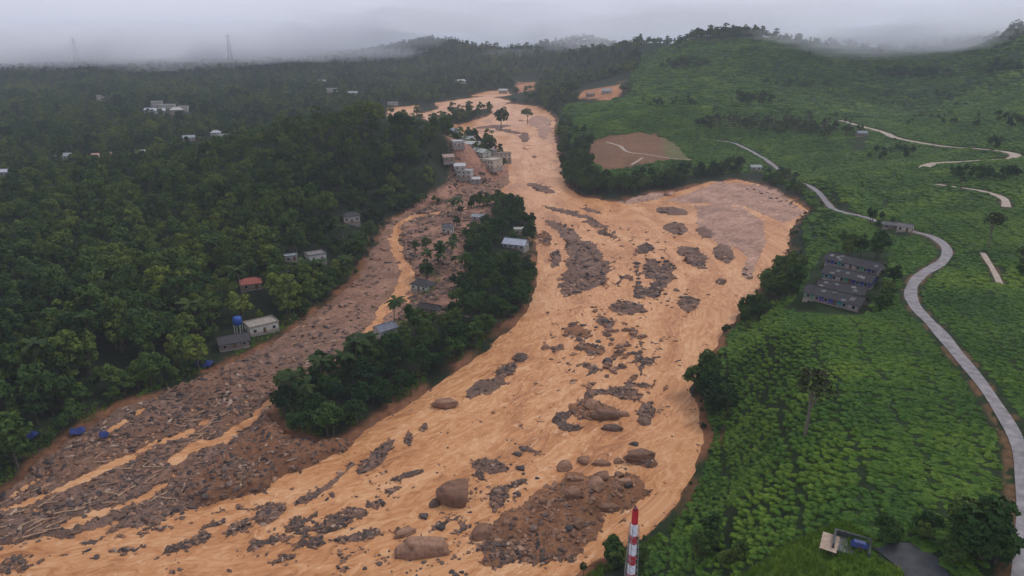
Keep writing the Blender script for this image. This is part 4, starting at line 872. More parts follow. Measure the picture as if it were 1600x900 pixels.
# rough grass on the open slope at the bottom and along banks
def tuft(seed):
    r = np.random.default_rng(seed); V, F = [], []
    for k in range(26):
        a = r.uniform(0, 6.28); q = r.uniform(0, .5); c = np.array([q * math.cos(a), q * math.sin(a), 0]); d = np.array([math.cos(a + r.normal(0, .5)), math.sin(a + r.normal(0, .5)), 0]); w = np.array([-d[1], d[0], 0]) * .05; h = r.uniform(.3, .75)
        i = len(V); V += [c - w, c + w, c + d * .3 * h + np.array([0, 0, h])]; F.append((i, i + 1, i + 2))
    return mk('grass_tuft', V, F, M['grass'])
x, y = jgrid(0, 110, 45, 140, .75); z = sampZ(Z, x, y); px, py = project(x, y, z)
gk = (in_px(px, py, GRASS) | in_px(px, py, [(940, 900), (990, 870), (1040, 840), (1010, 830), (960, 866), (880, 905), (900, 960), (1000, 960)])) & ~in_px(px, py, YARD) & (sampF(x, y) > 2) & is_clear(x, y, z, -2)
x2, y2 = jgrid(-330, 60, 115, 300, 1.3); z2 = sampZ(Z, x2, y2); px2, py2 = project(x2, y2, z2); f2 = sampF(x2, y2)
g2 = (f2 > 2.5) & (f2 < 9) & (fbm(x2 / 6, y2 / 6, 180, 3) > .0) & (px2 > -60)
x, y, z = np.concatenate([x[gk], x2[g2]]), np.concatenate([y[gk], y2[g2]]), np.concatenate([z[gk], z2[g2]]); k = len(x); s = rng.uniform(.7, 1.6, k)
scatter('grass', np.stack([x, y, z], -1), np.stack([0 * x, 0 * x, rng.uniform(0, 6.28, k)], -1), np.stack([s, s, s], -1), rng.integers(0, 3, k), lib('grass_kinds', [tuft(600 + q) for q in range(3)]), 'bright rough grass on the slope at the bottom and along the banks')

# ------------------------------------------------------------------ boulders, rubble, timber
def rock_mesh(seed, sub=2, rug=.25, sq=(1, .8, .62), mat='rubble', smooth=False):
    b = bmesh.new(); bmesh.ops.create_icosphere(b, subdivisions=sub, radius=1); off = Vector((seed * 3.7, seed * 1.3, 0)); rr_ = random.Random(seed); cuts = [(Vector((rr_.gauss(0, 1), rr_.gauss(0, 1), rr_.gauss(.2, .7))).normalized(), rr_.uniform(.55, .9)) for _ in range(11)]
    for v in b.verts:
        n_ = mnoise.noise(v.co * 1.1 + off) * rug * 1.6 + mnoise.noise(v.co * 2.7 + off) * rug * .7 + (mnoise.noise(v.co * 6 + off) * rug * .28 + abs(mnoise.noise(v.co * 3.3 - off)) * rug * .5 if sub > 2 else 0)
        v.co = v.co * (1 + n_)
        for pn, pd in cuts:
            e_ = v.co.dot(pn) - pd
            if e_ > 0: v.co -= pn * e_ * .85
        if v.co.z > .55: v.co.z = .55 + (v.co.z - .55) * .5
        v.co = Vector((v.co.x * sq[0], v.co.y * sq[1], v.co.z * sq[2]))
    me = bpy.data.meshes.new('boulder'); b.to_mesh(me); b.free(); me.materials.append(M[mat])
    if smooth: me.polygons.foreach_set('use_smooth', [True] * len(me.polygons))
    return me
ROCKB = [rock_mesh(k, 4, .30, sq, 'rock', True) for k, sq in enumerate([(1, .85, .75), (1.1, .8, .6), (.95, .9, .8), (1.2, .75, .55)])]
ROCKG = [rock_mesh(10 + k, 3, .34, sq, 'rock_grey') for k, sq in enumerate([(1, .8, .6), (1.1, .7, .6), (.9, .9, .7)])]
RUB = [rock_mesh(20 + k, 1, .4, sq, 'rubble') for k, sq in enumerate([(1, .8, .6), (1.2, .7, .5), (.9, .8, .7), (1.3, .6, .5)])]
RUBB = [rock_mesh(30 + k, 2, .35, sq, 'rock') for k, sq in enumerate([(1, .8, .6), (1.2, .7, .5), (.9, .8, .7)])]
def ground_at(px, py):
    x, y = on_river(px, py); z = max(float(sampZ(Z, x, y)), float(zr(y)) - .15); return float(x), float(y), z
def boulder(px, py, rpx, mesh, label, group=None, flat=1.0, rz=None):
    x, y, z = ground_at(px, py); R = rpx * math.sqrt(y * y + (CAM_Z - z) ** 2) / FPX
    o = mesh_obj('boulder', mesh); o.location = (x, y, z + R * .10); o.scale = (R, R, R * flat); o.rotation_euler = (0, 0, rng.uniform(0, 6.28) if rz is None else rz); return tag(o, label, 'boulder', group)
for px, py, r_, ms, fl, rz, lb in [
    (709, 778, 31, ROCKB[2], 1.25, .4, 'huge brown boulder standing alone in the lower river'), (680, 788, 11, ROCKB[0], 1.0, 0, 'boulder leaning against the huge brown boulder'),
    (665, 860, 35, ROCKB[1], 1.0, .1, 'broad flat-topped brown boulder near the bottom of the river'), (635, 833, 15, ROCKB[3], 1.1, .6, 'grey boulder just above the broad flat-topped one'),
    (754, 835, 19, ROCKB[0], 1.1, 0, 'rounded brown boulder at the left tip of the big bar'), (663, 806, 9, ROCKG[0], 1, 0, 'small dark boulder below the huge brown boulder'), (688, 825, 9, ROCKG[1], 1, 0, 'small grey boulder above the broad flat-topped one'),
    (883, 731, 15, ROCKB[0], 1.0, 0, 'first boulder of the row along the top of the big bar'), (912, 721, 12, ROCKB[2], 1, 0, 'egg shaped boulder second in the row above the big bar'), (942, 725, 13, ROCKB[3], 1, 0, 'long boulder third in the row above the big bar'), (966, 722, 9, ROCKB[0], 1, 0, 'small round boulder fourth in the row above the big bar'),
    (1002, 718, 21, ROCKB[3], 1, .2, 'wedge shaped boulder at the right end of the row'), (699, 634, 18, ROCKB[3], .9, .15, 'dark flat boulder near the island shore'), (947, 652, 20, ROCKB[1], .9, 0, 'broad boulder in the brown midstream heap'), (925, 640, 14, ROCKB[0], .9, 0, 'upper boulder of the brown midstream heap'), (959, 670, 15, ROCKB[3], .9, 0, 'low boulder below the brown midstream heap'), (972, 648, 12, ROCKB[1], .9, 0, 'boulder at the right end of the brown midstream heap'),
    (808, 710, 9, ROCKG[1], 1.1, 0, 'grey boulder above the gravel patch near midstream'), (990, 694, 9, ROCKG[1], .8, .1, 'dark rock alone near the right bank'), (814, 731, 9, ROCKG[0], .8, .1, 'dark rock alone left of the boulder row'), (933, 768, 17, ROCKB[0], 1, .3, 'brown boulder bedded in the upper part of the big bar'), (893, 783, 15, ROCKB[2], 1.1, .6, 'pale topped boulder in the middle of the big bar'), (940, 750, 14, ROCKB[2], .9, .3, 'boulder at the upper edge of the big bar'), (975, 762, 13, ROCKB[1], 1, .3, 'boulder on the right shoulder of the big bar'), (905, 825, 12, ROCKB[0], 1, .3, 'boulder low on the right side of the big bar'), (955, 795, 14, ROCKB[3], 1, .1, 'grey-brown slab at the right point of the big bar')]:
    boulder(px, py, r_, ms, lb, None, fl, rz)
def field(poly, n, r0, r1, meshes, label, group):
    a = np.array(poly); c = 0; made = []
    while c < n:
        px, py = rng.uniform(a[:, 0].min(), a[:, 0].max()), rng.uniform(a[:, 1].min(), a[:, 1].max())
        if inpoly(np.array([px]), np.array([py]), poly)[0]:
            made.append(boulder(px, py, r0 + (r1 - r0) * rng.random() ** 2.2, meshes[rng.integers(len(meshes))], label, group)); c += 1
    made.sort(key=lambda o_: -o_.scale[0])
    for o_, w_ in zip(made, ('largest', 'second largest', 'third largest', 'fourth largest')): o_['label'] = '%s %s' % (w_, label)
BR_ = ROCKB + ROCKG[:1]
field([(905, 472), (960, 490), (1005, 505), (1010, 560), (975, 585), (900, 580), (845, 560), (850, 530), (885, 490)], 92, 3, 9.5, BR_, 'brown boulder in the midstream boulder field', 'boulders of the midstream field')
field([(765, 830), (840, 775), (900, 742), (1000, 745), (1010, 775), (950, 805), (930, 845), (850, 875), (770, 875)], 62, 3, 10, BR_, 'brown boulder bedded among others in the big mud bar', 'boulders of the big mud bar')
field([(560, 900), (600, 850), (640, 870), (740, 870), (760, 900)], 26, 2.5, 7, ROCKG, 'dark boulder in the shallows by the bottom of the river', 'boulders at the bottom of the river')
field([(250, 800), (330, 745), (400, 740), (440, 745), (330, 790), (200, 850), (150, 850)], 34, 3, 8, ROCKG + ROCKB, 'boulder on the brown mud bank below the island', 'boulders of the mud bank')
field([(0, 800), (80, 790), (200, 740), (160, 800), (60, 850), (0, 860)], 34, 3, 7, ROCKG, 'dark boulder in the lower left rubble', 'boulders of the lower left rubble')
field([(990, 400), (1050, 400), (1050, 450), (1090, 470), (1060, 490), (1000, 470)], 26, 3, 7, ROCKG, 'dark boulder in the heap right of the large gravel bar', 'boulders right of the large gravel bar')
field([(740, 700), (830, 690), (850, 760), (760, 800), (740, 760)], 14, 2.5, 6, ROCKG, 'dark boulder on the gravel between huge boulder and big bar', 'boulders between huge boulder and big bar')
# the rest of the stones: real pieces, too many to count
px = rng.uniform(-60, 1280, 300000); py = 290 + 620 * rng.random(300000) ** .8
w = on_river(px, py); x, y = w[:, 0], w[:, 1]; f_ = sampF(x, y); z = sampZ(Z, x, y); up = z - zr(y)
cl = fbm(x / 7, y / 7, 190, 3); isd = (sdist(x, y, DEBRIS) < 0)
pinkm = inpoly(px, py, [(1030, 316), (1080, 296), (1120, 280), (1262, 334), (1190, 440), (1085, 360)])
k = (f_ < -.3) & ~pinkm & (rng.random(len(x)) < np.where(up > -.1, np.where(isd, .14 + 1.2 * cl.clip(0), .22 + 1.4 * cl.clip(0)), np.where(up > -.6, .06, np.where(inpoly(px, py, [(850, 330), (1060, 360), (1080, 480), (1050, 640), (1060, 760), (760, 900), (420, 900), (300, 860), (560, 740), (820, 600), (860, 470)]), .004 + .20 * (cl > .15), .002 + .04 * (cl > .2))))) & (y < 480)
k &= ~(inpoly(px, py, [(760, 845), (800, 785), (880, 735), (1020, 735), (1020, 790), (940, 850), (900, 855), (800, 850)]) & (rng.random(len(x)) < .68))
k &= ~((isd) & (py < 560) & (rng.random(len(x)) < .55))
x, y, z, up, px, py = [q[k] for q in (x, y, z, up, px, py)]; n = len(x); z = np.maximum(z, zr(y) - .1)
wp_ = [(625, 350), (700, 330), (770, 322), (765, 350), (735, 370), (720, 400), (750, 440), (730, 470), (690, 480), (640, 505), (600, 530), (655, 440), (625, 400)]; vp_ = [(700, 280), (790, 285), (795, 312), (700, 325), (640, 345), (620, 345), (700, 310)]
ex = []
for pl_, n_ in ((wp_, 5200), (vp_, 2600)):
    a_ = np.array(pl_); qx, qy = rng.uniform(a_[:, 0].min(), a_[:, 0].max(), n_ * 2), rng.uniform(a_[:, 1].min(), a_[:, 1].max(), n_ * 2); kk = inpoly(qx, qy, pl_); qw = on_river(qx[kk], qy[kk]); cc = fbm(qw[:, 0] / 6, qw[:, 1] / 6, 211, 3) > -.03; ex.append(np.concatenate([qw[cc], np.stack([qx[kk][cc], qy[kk][cc]], -1)], 1))
ex = np.concatenate(ex); x, y, px, py = [np.concatenate([a_, b_]) for a_, b_ in zip((x, y, px, py), ex.T)]; z = np.concatenate([z, sampZ(Z, ex[:, 0], ex[:, 1])]); up = np.concatenate([up, np.ones(len(ex))]); n = len(x)
s = (.2 + 1.0 * rng.random(n) ** 3.4) * np.clip(np.hypot(x, y) / 190, .8, 1.7) * np.where(up < -.1, .75, 1)
brown = inpoly(px, py, [(748, 850), (800, 785), (880, 735), (1020, 735), (1020, 790), (940, 850), (900, 860)]) | (rng.random(n) < .25) | (up < -.1) & (rng.random(n) < .6)
for msk, cl_, nm, lb in ((~brown, RUB, 'rubble', 'dark grey-brown stones and rubble strewn over the flood bed'), (brown, RUBB, 'brown_stones', 'rounded brown stones scattered over the bars and mud')):
    q = np.where(msk)[0]; kk = len(q)
    scatter(nm, np.stack([x, y, z], -1)[q], np.stack([rng.normal(0, .3, kk), rng.normal(0, .3, kk), rng.uniform(0, 6.28, kk)], -1), np.stack([s[q] * rng.uniform(.8, 1.4, kk), s[q], s[q] * rng.uniform(.7, 1.2, kk)], -1), rng.integers(0, len(cl_), kk), lib(nm + '_kinds', cl_), lb)
# stripped tree trunks left by the flood
LG = []
for k in range(3):
    b = MB(); b.tube([(-3, 0, 0), (-1, .15 * (k - 1), .05), (1.2, -.1, 0), (3, .1 * k, .05)], [.2, .17, .14, .08], 6); b.tube([(1.0, 0, 0), (1.8, .7, .35)], [.08, .03], 5); LG.append(b.mesh('log', M['log']))
for (x0, x1, y0, y1, n, ang, lb, gp) in [(285, 350, 645, 690, 16, .5, 'stripped tree trunk in the tangle of the middle debris field', 'logs in the middle debris field'), (5, 110, 740, 845, 16, .6, 'stripped pale tree trunk lying in the lower left rubble', 'logs in the lower left rubble'), (140, 280, 700, 790, 18, .5, 'washed up tree trunk between the debris streams', 'logs between the debris streams'), (640, 740, 360, 500, 26, .1, 'timber strewn over the wrecked upper island', 'timber on the upper island'), (420, 560, 500, 600, 14, .7, 'tree trunk lying on the upper debris field', 'logs on the upper debris field')]:
    for _ in range(n):
        px, py = rng.uniform(x0, x1), rng.uniform(y0, y1); x, y, z = hit(px, py)
        o = mesh_obj('log', LG[rng.integers(3)]); o.location = (x, y, z + .25); s = rng.uniform(.5, 1.1); o.scale = (s, s, s); o.rotation_euler = (0, rng.normal(0, .08), ang + rng.normal(0, .5)); tag(o, lb, 'log', gp)

# ------------------------------------------------------------------ buildings
_mc = {}
def weathered(name, c, kind):
    m, t, b = material(name); tc_ = nd(t, 'ShaderNodeTexCoord'); mp_ = nd(t, 'ShaderNodeMapping'); mp_.inputs['Scale'].default_value = (1.1, 1.1, .35) if kind == 'wall' else (1.6, .4, .4)
    n = nd(t, 'ShaderNodeTexNoise'); n.inputs['Scale'].default_value = 1.2; n.inputs['Detail'].default_value = 8; n.inputs['Roughness'].default_value = .75; t.links.new(tc_.outputs['Object'], mp_.inputs[0]); t.links.new(mp_.outputs[0], n.inputs[0])
    r = nd(t, 'ShaderNodeValToRGB'); cr = r.color_ramp; cr.elements[0].position = .32; cr.elements[1].position = .62
    k = (.62, .52, .42) if kind == 'wall' else (.55, .48, .42)
    cr.elements[0].color = tuple(a * q for a, q in zip(c, k)) + (1,); cr.elements[1].color = c + (1,); t.links.new(n.outputs[0], r.inputs[0])
    last = r.outputs[0]
    if kind == 'wall':      # mud splashed up from the ground
        sx = nd(t, 'ShaderNodeSeparateXYZ'); t.links.new(tc_.outputs['Object'], sx.inputs[0]); ad = nd(t, 'ShaderNodeMath', operation='MULTIPLY_ADD'); ad.inputs[1].default_value = -2.4; t.links.new(n.outputs[0], ad.inputs[0]); t.links.new(sx.outputs[2], ad.inputs[2])
        mr = nd(t, 'ShaderNodeMapRange'); mr.inputs[1].default_value = -.9; mr.inputs[2].default_value = .3; mr.inputs[3].default_value = .8; mr.inputs[4].default_value = 0; t.links.new(ad.outputs[0], mr.inputs[0])
        mx = nd(t, 'ShaderNodeMix', data_type='RGBA'); mx.inputs[7].default_value = (.22, .115, .065, 1); t.links.new(mr.outputs[0], mx.inputs[0]); t.links.new(last, mx.inputs[6]); last = mx.outputs[2]
    t.links.new(last, b.inputs['Base Color']); b.inputs['Roughness'].default_value = .8; b.inputs['Specular IOR Level'].default_value = .15
    return m
def cmat(c, kind):
    key = (kind,) + tuple(round(v, 3) for v in c)
    if key not in _mc: _mc[key] = weathered('%s_%d' % (kind, len(_mc)), c, kind)
    return _mc[key]
M['pane'] = simple('dark_window', (.02, .024, .028), .2, .2, 1, 0, .5); M['frame'] = simple('window_frame', (.45, .45, .43), .6, .1); M['door'] = simple('door_wood', (.13, .07, .04), .6, .3); M['conc'] = simple('plinth_concrete', (.25, .23, .21), .85, .25)
def slopes(w, d, h, rise, kind, ov=.5, th=.12):
    """roof shell as a closed solid"""
    X, Y = w / 2 + ov, d / 2 + ov; b = MB()
    if kind == 'flat':
        b.box(-X + .3, X - .3, -Y + .3, Y - .3, h, h + .22)
        for (x0, x1, y0, y1) in ((-X + .3, X - .3, -Y + .3, -Y + .48), (-X + .3, X - .3, Y - .48, Y - .3), (-X + .3, -X + .48, -Y + .48, Y - .48), (X - .48, X - .3, -Y + .48, Y - .48)): b.box(x0, x1, y0, y1, h + .222, h + .62)
        return b
    r_ = 0 if kind == 'gable' else min(X, Y) * .75
    top = [(-X + r_, 0, h + rise), (X - r_, 0, h + rise)]; z0 = h - .1
    V = [(-X, -Y, z0), (X, -Y, z0), (X, Y, z0), (-X, Y, z0)] + top; V2 = [(a, b_, c - th) for a, b_, c in V]
    F = [(0, 1, 5, 4), (2, 3, 4, 5), (1, 2, 5), (3, 0, 4)] if kind == 'hip' else [(0, 1, 5, 4), (2, 3, 4, 5)]
    G = [tuple(i + 6 for i in f[::-1]) for f in F]
    E = [(0, 6, 7, 1), (1, 7, 8, 2), (2, 8, 9, 3), (3, 9, 6, 0)] if kind == 'hip' else [(0, 6, 7, 1), (2, 8, 9, 3), (1, 7, 11, 5), (5, 11, 8, 2), (3, 9, 10, 4), (4, 10, 6, 0)]
    b.quadmesh(V + V2, F + G + E); return b
def house(name, x, y, z, w, d, h, yaw, rk, wcol, rcol, label, group=None, ov=.5):
    o = empty(name, (x, y, z), yaw); tag(o, label, 'shed' if name == 'shed' else 'house', group)
    b = MB(); rise = d * .28
    V = [(-w / 2, -d / 2, -2), (w / 2, -d / 2, -2), (w / 2, d / 2, -2), (-w / 2, d / 2, -2), (-w / 2, -d / 2, h), (w / 2, -d / 2, h), (w / 2, d / 2, h), (-w / 2, d / 2, h)]
    F = [(0, 1, 5, 4), (1, 2, 6, 5), (2, 3, 7, 6), (3, 0, 4, 7), (4, 5, 6, 7)]
    if rk == 'gable':
        k = d / 2 / (d / 2 + .5); V += [(-w / 2, 0, h + (rise - .14) * 1.0 - .1), (w / 2, 0, h + rise - .24)]; F[4] = (4, 8, 7); F.append((5, 6, 9)); F += [(4, 5, 9, 8), (6, 7, 8, 9)]
    b.quadmesh(V, F); b.build('wall', cmat(wcol, 'wall'), o)
    b = MB(); b.box(-w / 2 - .12, w / 2 + .12, -d / 2 - .12, d / 2 + .12, -2.1, .25); b.build('plinth', M['conc'], o)
    rf = slopes(w, d, h, rise, rk, ov).build('roof', cmat(rcol, 'roof'), o)
    if rk != 'flat':
        b = MB(); r_ = 0 if rk == 'gable' else min(w / 2 + .5, d / 2 + .5) * .75; b.box(-w / 2 - .5 + r_, w / 2 + .5 - r_, -.14, .14, h + rise - .04, h + rise + .1); b.build('ridge_cap', cmat(tuple(v * .8 for v in rcol), 'roof'), rf)
    floors = 2 if h > 4.2 else 1; fh = h / floors; nwin = max(2, int(w / 2.6))
    dk = nwin // 2
    for fl in range(floors):
        for i in range(nwin):
            cx = -w / 2 + w * (i + .5) / nwin
            for s in (-1, 1):
                if fl == 0 and i == dk and s == -1:
                    b = MB(); b.box(cx - .5, cx + .5, -d / 2 - .05, -d / 2 + .03, .25, 2.2); b.build('door', M['door'], o); continue
                zc = fl * fh + fh * .55; ya, yb = (-d / 2 - .06, -d / 2 + .03) if s < 0 else (d / 2 - .03, d / 2 + .06)
                b = MB(); b.box(cx - .62, cx + .62, ya, yb, zc - .6, zc + .6); wn_ = b.build('window', M['frame'], o)
                b = MB(); e = -.02 if s < 0 else .02; b.box(cx - .52, cx + .52, min(ya, yb) + e, max(ya, yb) + e, zc - .5, zc + .5); b.build('pane', M['pane'], wn_)
        for s in (-1, 1):
            zc = fl * fh + fh * .55; xa, xb = (-w / 2 - .06, -w / 2 + .03) if s < 0 else (w / 2 - .03, w / 2 + .06)
            b = MB(); b.box(xa, xb, -.62, .62, zc - .6, zc + .6); wn_ = b.build('window', M['frame'], o); e = .02 * s
            b = MB(); b.box(xa + e, xb + e, -.52, .52, zc - .5, zc + .5); b.build('pane', M['pane'], wn_)
    return o
def base_z(x, y, w, d, yaw):
    c, s = math.cos(yaw), math.sin(yaw); q = [(x + c * a * w / 2 - s * b * d / 2, y + s * a * w / 2 + c * b * d / 2) for a in (-1, 0, 1) for b in (-1, 0, 1)]
    return float(np.mean([sampZ(Z, a, b) for a, b in q]))
for (nm, px, py, w, d, h, yw, rk, wc_, rc, lb), (x, y, z) in zip(HL, hpos):
    w, d, h = w * .84, d * .84, h * .88
    yaw = math.radians(yw) - math.atan2(x, y) * .6
    x += math.sin(math.atan2(x, y)) * d * .5; y += d * .5      # the pixel marks the foot of the front wall
    house(nm, x, y, base_z(x, y, w, d, yaw), w, d, h, yaw, rk, wc_, rc, lb)
# the terraced rows
for ri, ((A_, B_), (a, b_, lb, wc_)) in enumerate(zip(rpos, ROWS)):
    dx, dy = B_[0] - A_[0], B_[1] - A_[1]; w = math.hypot(dx, dy); yaw = math.atan2(dy, dx); d = 6.6
    cx, cy = (A_[0] + B_[0]) / 2 - math.sin(yaw) * d / 2, (A_[1] + B_[1]) / 2 + math.cos(yaw) * d / 2
    o = house('terraced_house', cx, cy, base_z(cx, cy, w, d, yaw), w, d, 2.3, yaw, 'gable', wc_, (.050, .048, .055), lb, ov=.6)
    for k in range(5):       # coloured doors and washed wall panels along the front
        c = [(.03, .08, .40), (.03, .30, .36), (.45, .45, .48), (.05, .32, .22), (.04, .05, .32)][(k + ri) % 5]; xx = -w / 2 + w * (k + .5) / 5
        b = MB(); b.box(xx - w * .085, xx + w * .085, -d / 2 - .035, -d / 2 + .02, .3, 2.1); b.build('painted_panel', cmat(c, 'wall'), o)
    for k in range(7):       # patched sheets on the roof
        xx, t0 = rng.uniform(-w / 2, w / 2 - 1.4), rng.uniform(.1, .7); yy_ = -(d / 2 + .6) * (1 - t0); rise = d * .28
        z0 = 2.2 + (rise + .1) * t0; sl = (rise + .1) / (d / 2 + .6); V = [(xx, yy_, z0 + .05), (xx + 1.3, yy_, z0 + .05), (xx + 1.3, yy_ + .9, z0 + .05 + .9 * sl), (xx, yy_ + .9, z0 + .05 + .9 * sl)]
        V += [(p, q, r_ - .06) for p, q, r_ in V]; F = [(0, 1, 2, 3), (7, 6, 5, 4), (0, 4, 5, 1), (1, 5, 6, 2), (2, 6, 7, 3), (3, 7, 4, 0)]
        mesh_obj('roof_patch', mk('roof_patch', V, F, cmat([(.16, .17, .17), (.05, .05, .055), (.22, .22, .21)][k % 3], 'roof')), None, o)

# blue tarpaulins and tank
M['tarp'] = simple('blue_tarpaulin', (.012, .028, .13), .45, .3, 1.2); M['bluetank'] = simple('blue_plastic', (.014, .065, .28), .4, .15, 1)
def tarp(px, py, w, d, label):
    x, y, z = hit(px, py); b = MB(); n = 7; V, F = [], []
    for i in range(n):
        for j in range(n): u, v = i / (n - 1) - .5, j / (n - 1) - .5; V.append((u * w, v * d, 1.9 - 2.2 * abs(v) + .18 * math.sin(9 * u + 5 * v)))
    for i in range(n - 1):
        for j in range(n - 1): a = i * n + j; F.append((a, a + n, a + n + 1, a + 1))
    m_ = len(V); V += [(p, q, r_ - .05) for p, q, r_ in V]; F += [tuple(k + m_ for k in f[::-1]) for f in F]
    o = empty('tarpaulin_shelter', (x, y, z), rng.uniform(-.4, .4)); tag(o, label, 'shelter'); mesh_obj('sheet', mk('sheet', V, F, M['tarp'], True), None, o)
    for s in (-1, 1): b = MB(); b.tube([(s * w * .4, 0, -.5), (s * w * .4, 0, 1.82)], .06, 6); b.build('pole', M['bark'], o)
tarp(322, 572, 5.5, 4, 'blue tarpaulin shelter at the forest edge above the debris'); tarp(124, 678, 3.6, 3.2, 'dark blue tarpaulin in the grass at the debris edge'); tarp(166, 684, 2.6, 2.4, 'small blue tarpaulin lying lower on the mud edge'); tarp(52, 684, 4, 3, 'blue tarpaulin half hidden under the forest at the left')
x, y, z = hit(374, 524); o = empty('water_tank', (x, y, z)); tag(o, 'bright blue water tank on a stand above the dark tiled house', 'tank')
b = MB(); b.tube([(0, 0, 4), (0, 0, 5.6), (0, 0, 6.6), (0, 0, 7.0)], [1.5, 1.55, 1.45, .5], 16); b.build('tank', M['bluetank'], o, True)
for sx in (-1, 1):
    for sy in (-1, 1): b = MB(); b.tube([(sx, sy, -1), (sx, sy, 4)], .14, 6); b.build('leg', M['frame'], o)
b = MB(); b.box(-1.3, 1.3, -1.3, 1.3, 3.85, 4.0); b.build('platform', M['conc'], o)

# yard, plank deck, blue cart and walled pit at the bottom of the tea
def drape(name, poly, mat, label, up=.08):
    w = np.array([hit(*p) for p in poly]); b = bmesh.new(); vs = [b.verts.new((q[0], q[1], q[2])) for q in w]; b.faces.new(vs); bmesh.ops.triangulate(b, faces=b.faces[:]); bmesh.ops.subdivide_edges(b, edges=b.edges[:], cuts=5, use_grid_fill=True)
    for v in b.verts: v.co.z = float(sampZ(Z, v.co.x, v.co.y)) + up
    me = bpy.data.meshes.new(name); b.to_mesh(me); b.free(); return tag(mesh_obj(name, me, mat), label, kind='structure')
drape('pavement', YARD, M['yard'], 'dark wet yard at the bottom of the tea slope', .12)
x, y, z = hit(1294, 860); zt = max(float(sampZ(Z, x + a, y + c)) for a in (-2.5, 0, 2.5) for c in (-2, 0, 2)); rzz = -.55
dk = empty('plank_platform', (x, y, zt + .1), rzz); tag(dk, 'weathered plank platform lying on the bright grass slope', 'platform'); M['plank'] = simple('weathered_plank', (.36, .27, .20), .85, .3, 1.5)
for k in range(10):
    b = MB(); b.box(-1.1 + rng.uniform(-.05, .05), 1.1 + rng.uniform(-.05, .05), -2.0 + k * .4, -2.0 + k * .4 + .36, 0, .08); b.build('plank', M['plank'], dk)
for s in (-.85, .85): b = MB(); b.box(s - .06, s + .06, -2.0, 2.0, -.9, -.003); b.build('bearer', M['bark'], dk)
x, y, z = hit(1330, 855); pit = empty('walled_pit', (x, y, z), -.5); tag(pit, 'low dark walled pit beside the plank platform', 'pit'); M['dwall'] = simple('mossy_wall', (.05, .055, .055), .8, .4, 2)
for (x0, x1, y0, y1) in ((-2.4, 2.4, 1.7, 2.0), (-2.4, -2.1, -1.7, 1.697), (2.1, 2.4, -1.7, 1.697)): b = MB(); b.box(x0, x1, y0, y1, -1.2, .95); b.build('wall', M['dwall'], pit)
b = MB(); b.box(-2.097, 2.097, -1.7, 1.697, -1.2, .06); b.build('basin', simple('pit_floor', (.10, .105, .10), .5, .3, .8), pit)
x, y, z = hit(1342, 858); tk_ = empty('handcart', (x, y, z + .02), -.35); tag(tk_, 'blue handcart covered with a sheet beside the walled pit', 'cart')
b = MB(); b.box(-1.1, 1.1, -.55, .55, .55, .62); b.build('bed', M['bark'], tk_)
V = [(-1.15, -.6, .63), (1.15, -.6, .63), (1.15, .6, .63), (-1.15, .6, .63), (-.8, -.3, 1.25), (.7, -.35, 1.15), (.75, .3, 1.2), (-.75, .32, 1.3)]; mesh_obj('sheet', mk('sheet', V, [(0, 1, 5, 4), (1, 2, 6, 5), (2, 3, 7, 6), (3, 0, 4, 7), (4, 5, 6, 7)], M['tarp']), None, tk_)
for s in (-1, 1):
    b = MB(); b.tube([(0, s * .62, .42), (0, s * .68, .42)], .42, 14); b.build('wheel', M['bark'], tk_); b = MB(); b.tube([(1.1, s * .4, .6), (2.0, s * .35, .75)], .035, 6); b.build('handle', M['bark'], tk_)

# ------------------------------------------------------------------ masts
M['mred'] = simple('mast_red', (.42, .02, .03), .5, .15, 1); M['mwhite'] = simple('mast_white', (.74, .74, .78), .5, .1, 1); M['steel'] = simple('galvanised_steel', (.32, .32, .33), .5, .2, 3, 0, .4, .5)
rx, rz2 = ray(993, 797); D = 74.0; mx_, mz = float(rx * D), float(CAM_Z + rz2 * D); gz = float(sampZ(Z, mx_, D)); Hm = mz - gz
ms = empty('radio_mast', (mx_, D, gz), .3); tag(ms, 'red and white striped radio mast rising at the bottom of the picture', 'mast')
zt, k = Hm, 0; seg = [2.0, 1.75, 1.3, 1.75] + [1.5] * 30
while zt > 0.2:
    lo = max(-1.0, zt - seg[k]); b = MB(); b.tube([(0, 0, lo), (0, 0, zt - .01)], [.40 + .012 * (Hm - lo), .40 + .012 * (Hm - zt)], 14); b.build('pole_section', M['mred'] if k % 2 == 0 else M['mwhite'], ms, False); zt = lo; k += 1
b = MB(); b.tube([(0, 0, Hm), (0, 0, Hm + .25)], .3, 12); b.build('cap', simple('cap_dark', (.10, .01, .015), .5, .1), ms)
def rr(z): return .62 + .032 * (Hm - 2.2 - z)
ztop = Hm - 2.0
cor = [(math.cos(a), math.sin(a)) for a in (PI / 4, 3 * PI / 4, 5 * PI / 4, 7 * PI / 4)]
for cx, cy in cor: b = MB(); b.tube([(cx * rr(-.5), cy * rr(-.5), -.5), (cx * rr(ztop), cy * rr(ztop), ztop)], .045, 6); b.build('leg', M['steel'], ms)
zz = ztop; 
while zz > .8:
    for k in range(4):
        a, c = cor[k], cor[(k + 1) % 4]; z1 = zz - .9; b = MB(); b.tube([(a[0] * rr(zz), a[1] * rr(zz), zz), (c[0] * rr(z1), c[1] * rr(z1), z1)], .022, 4); b.tube([(a[0] * rr(z1), a[1] * rr(z1), z1), (c[0] * rr(z1), c[1] * rr(z1), z1)], .02, 4); b.build('brace', M['steel'], ms)
    zz -= .9
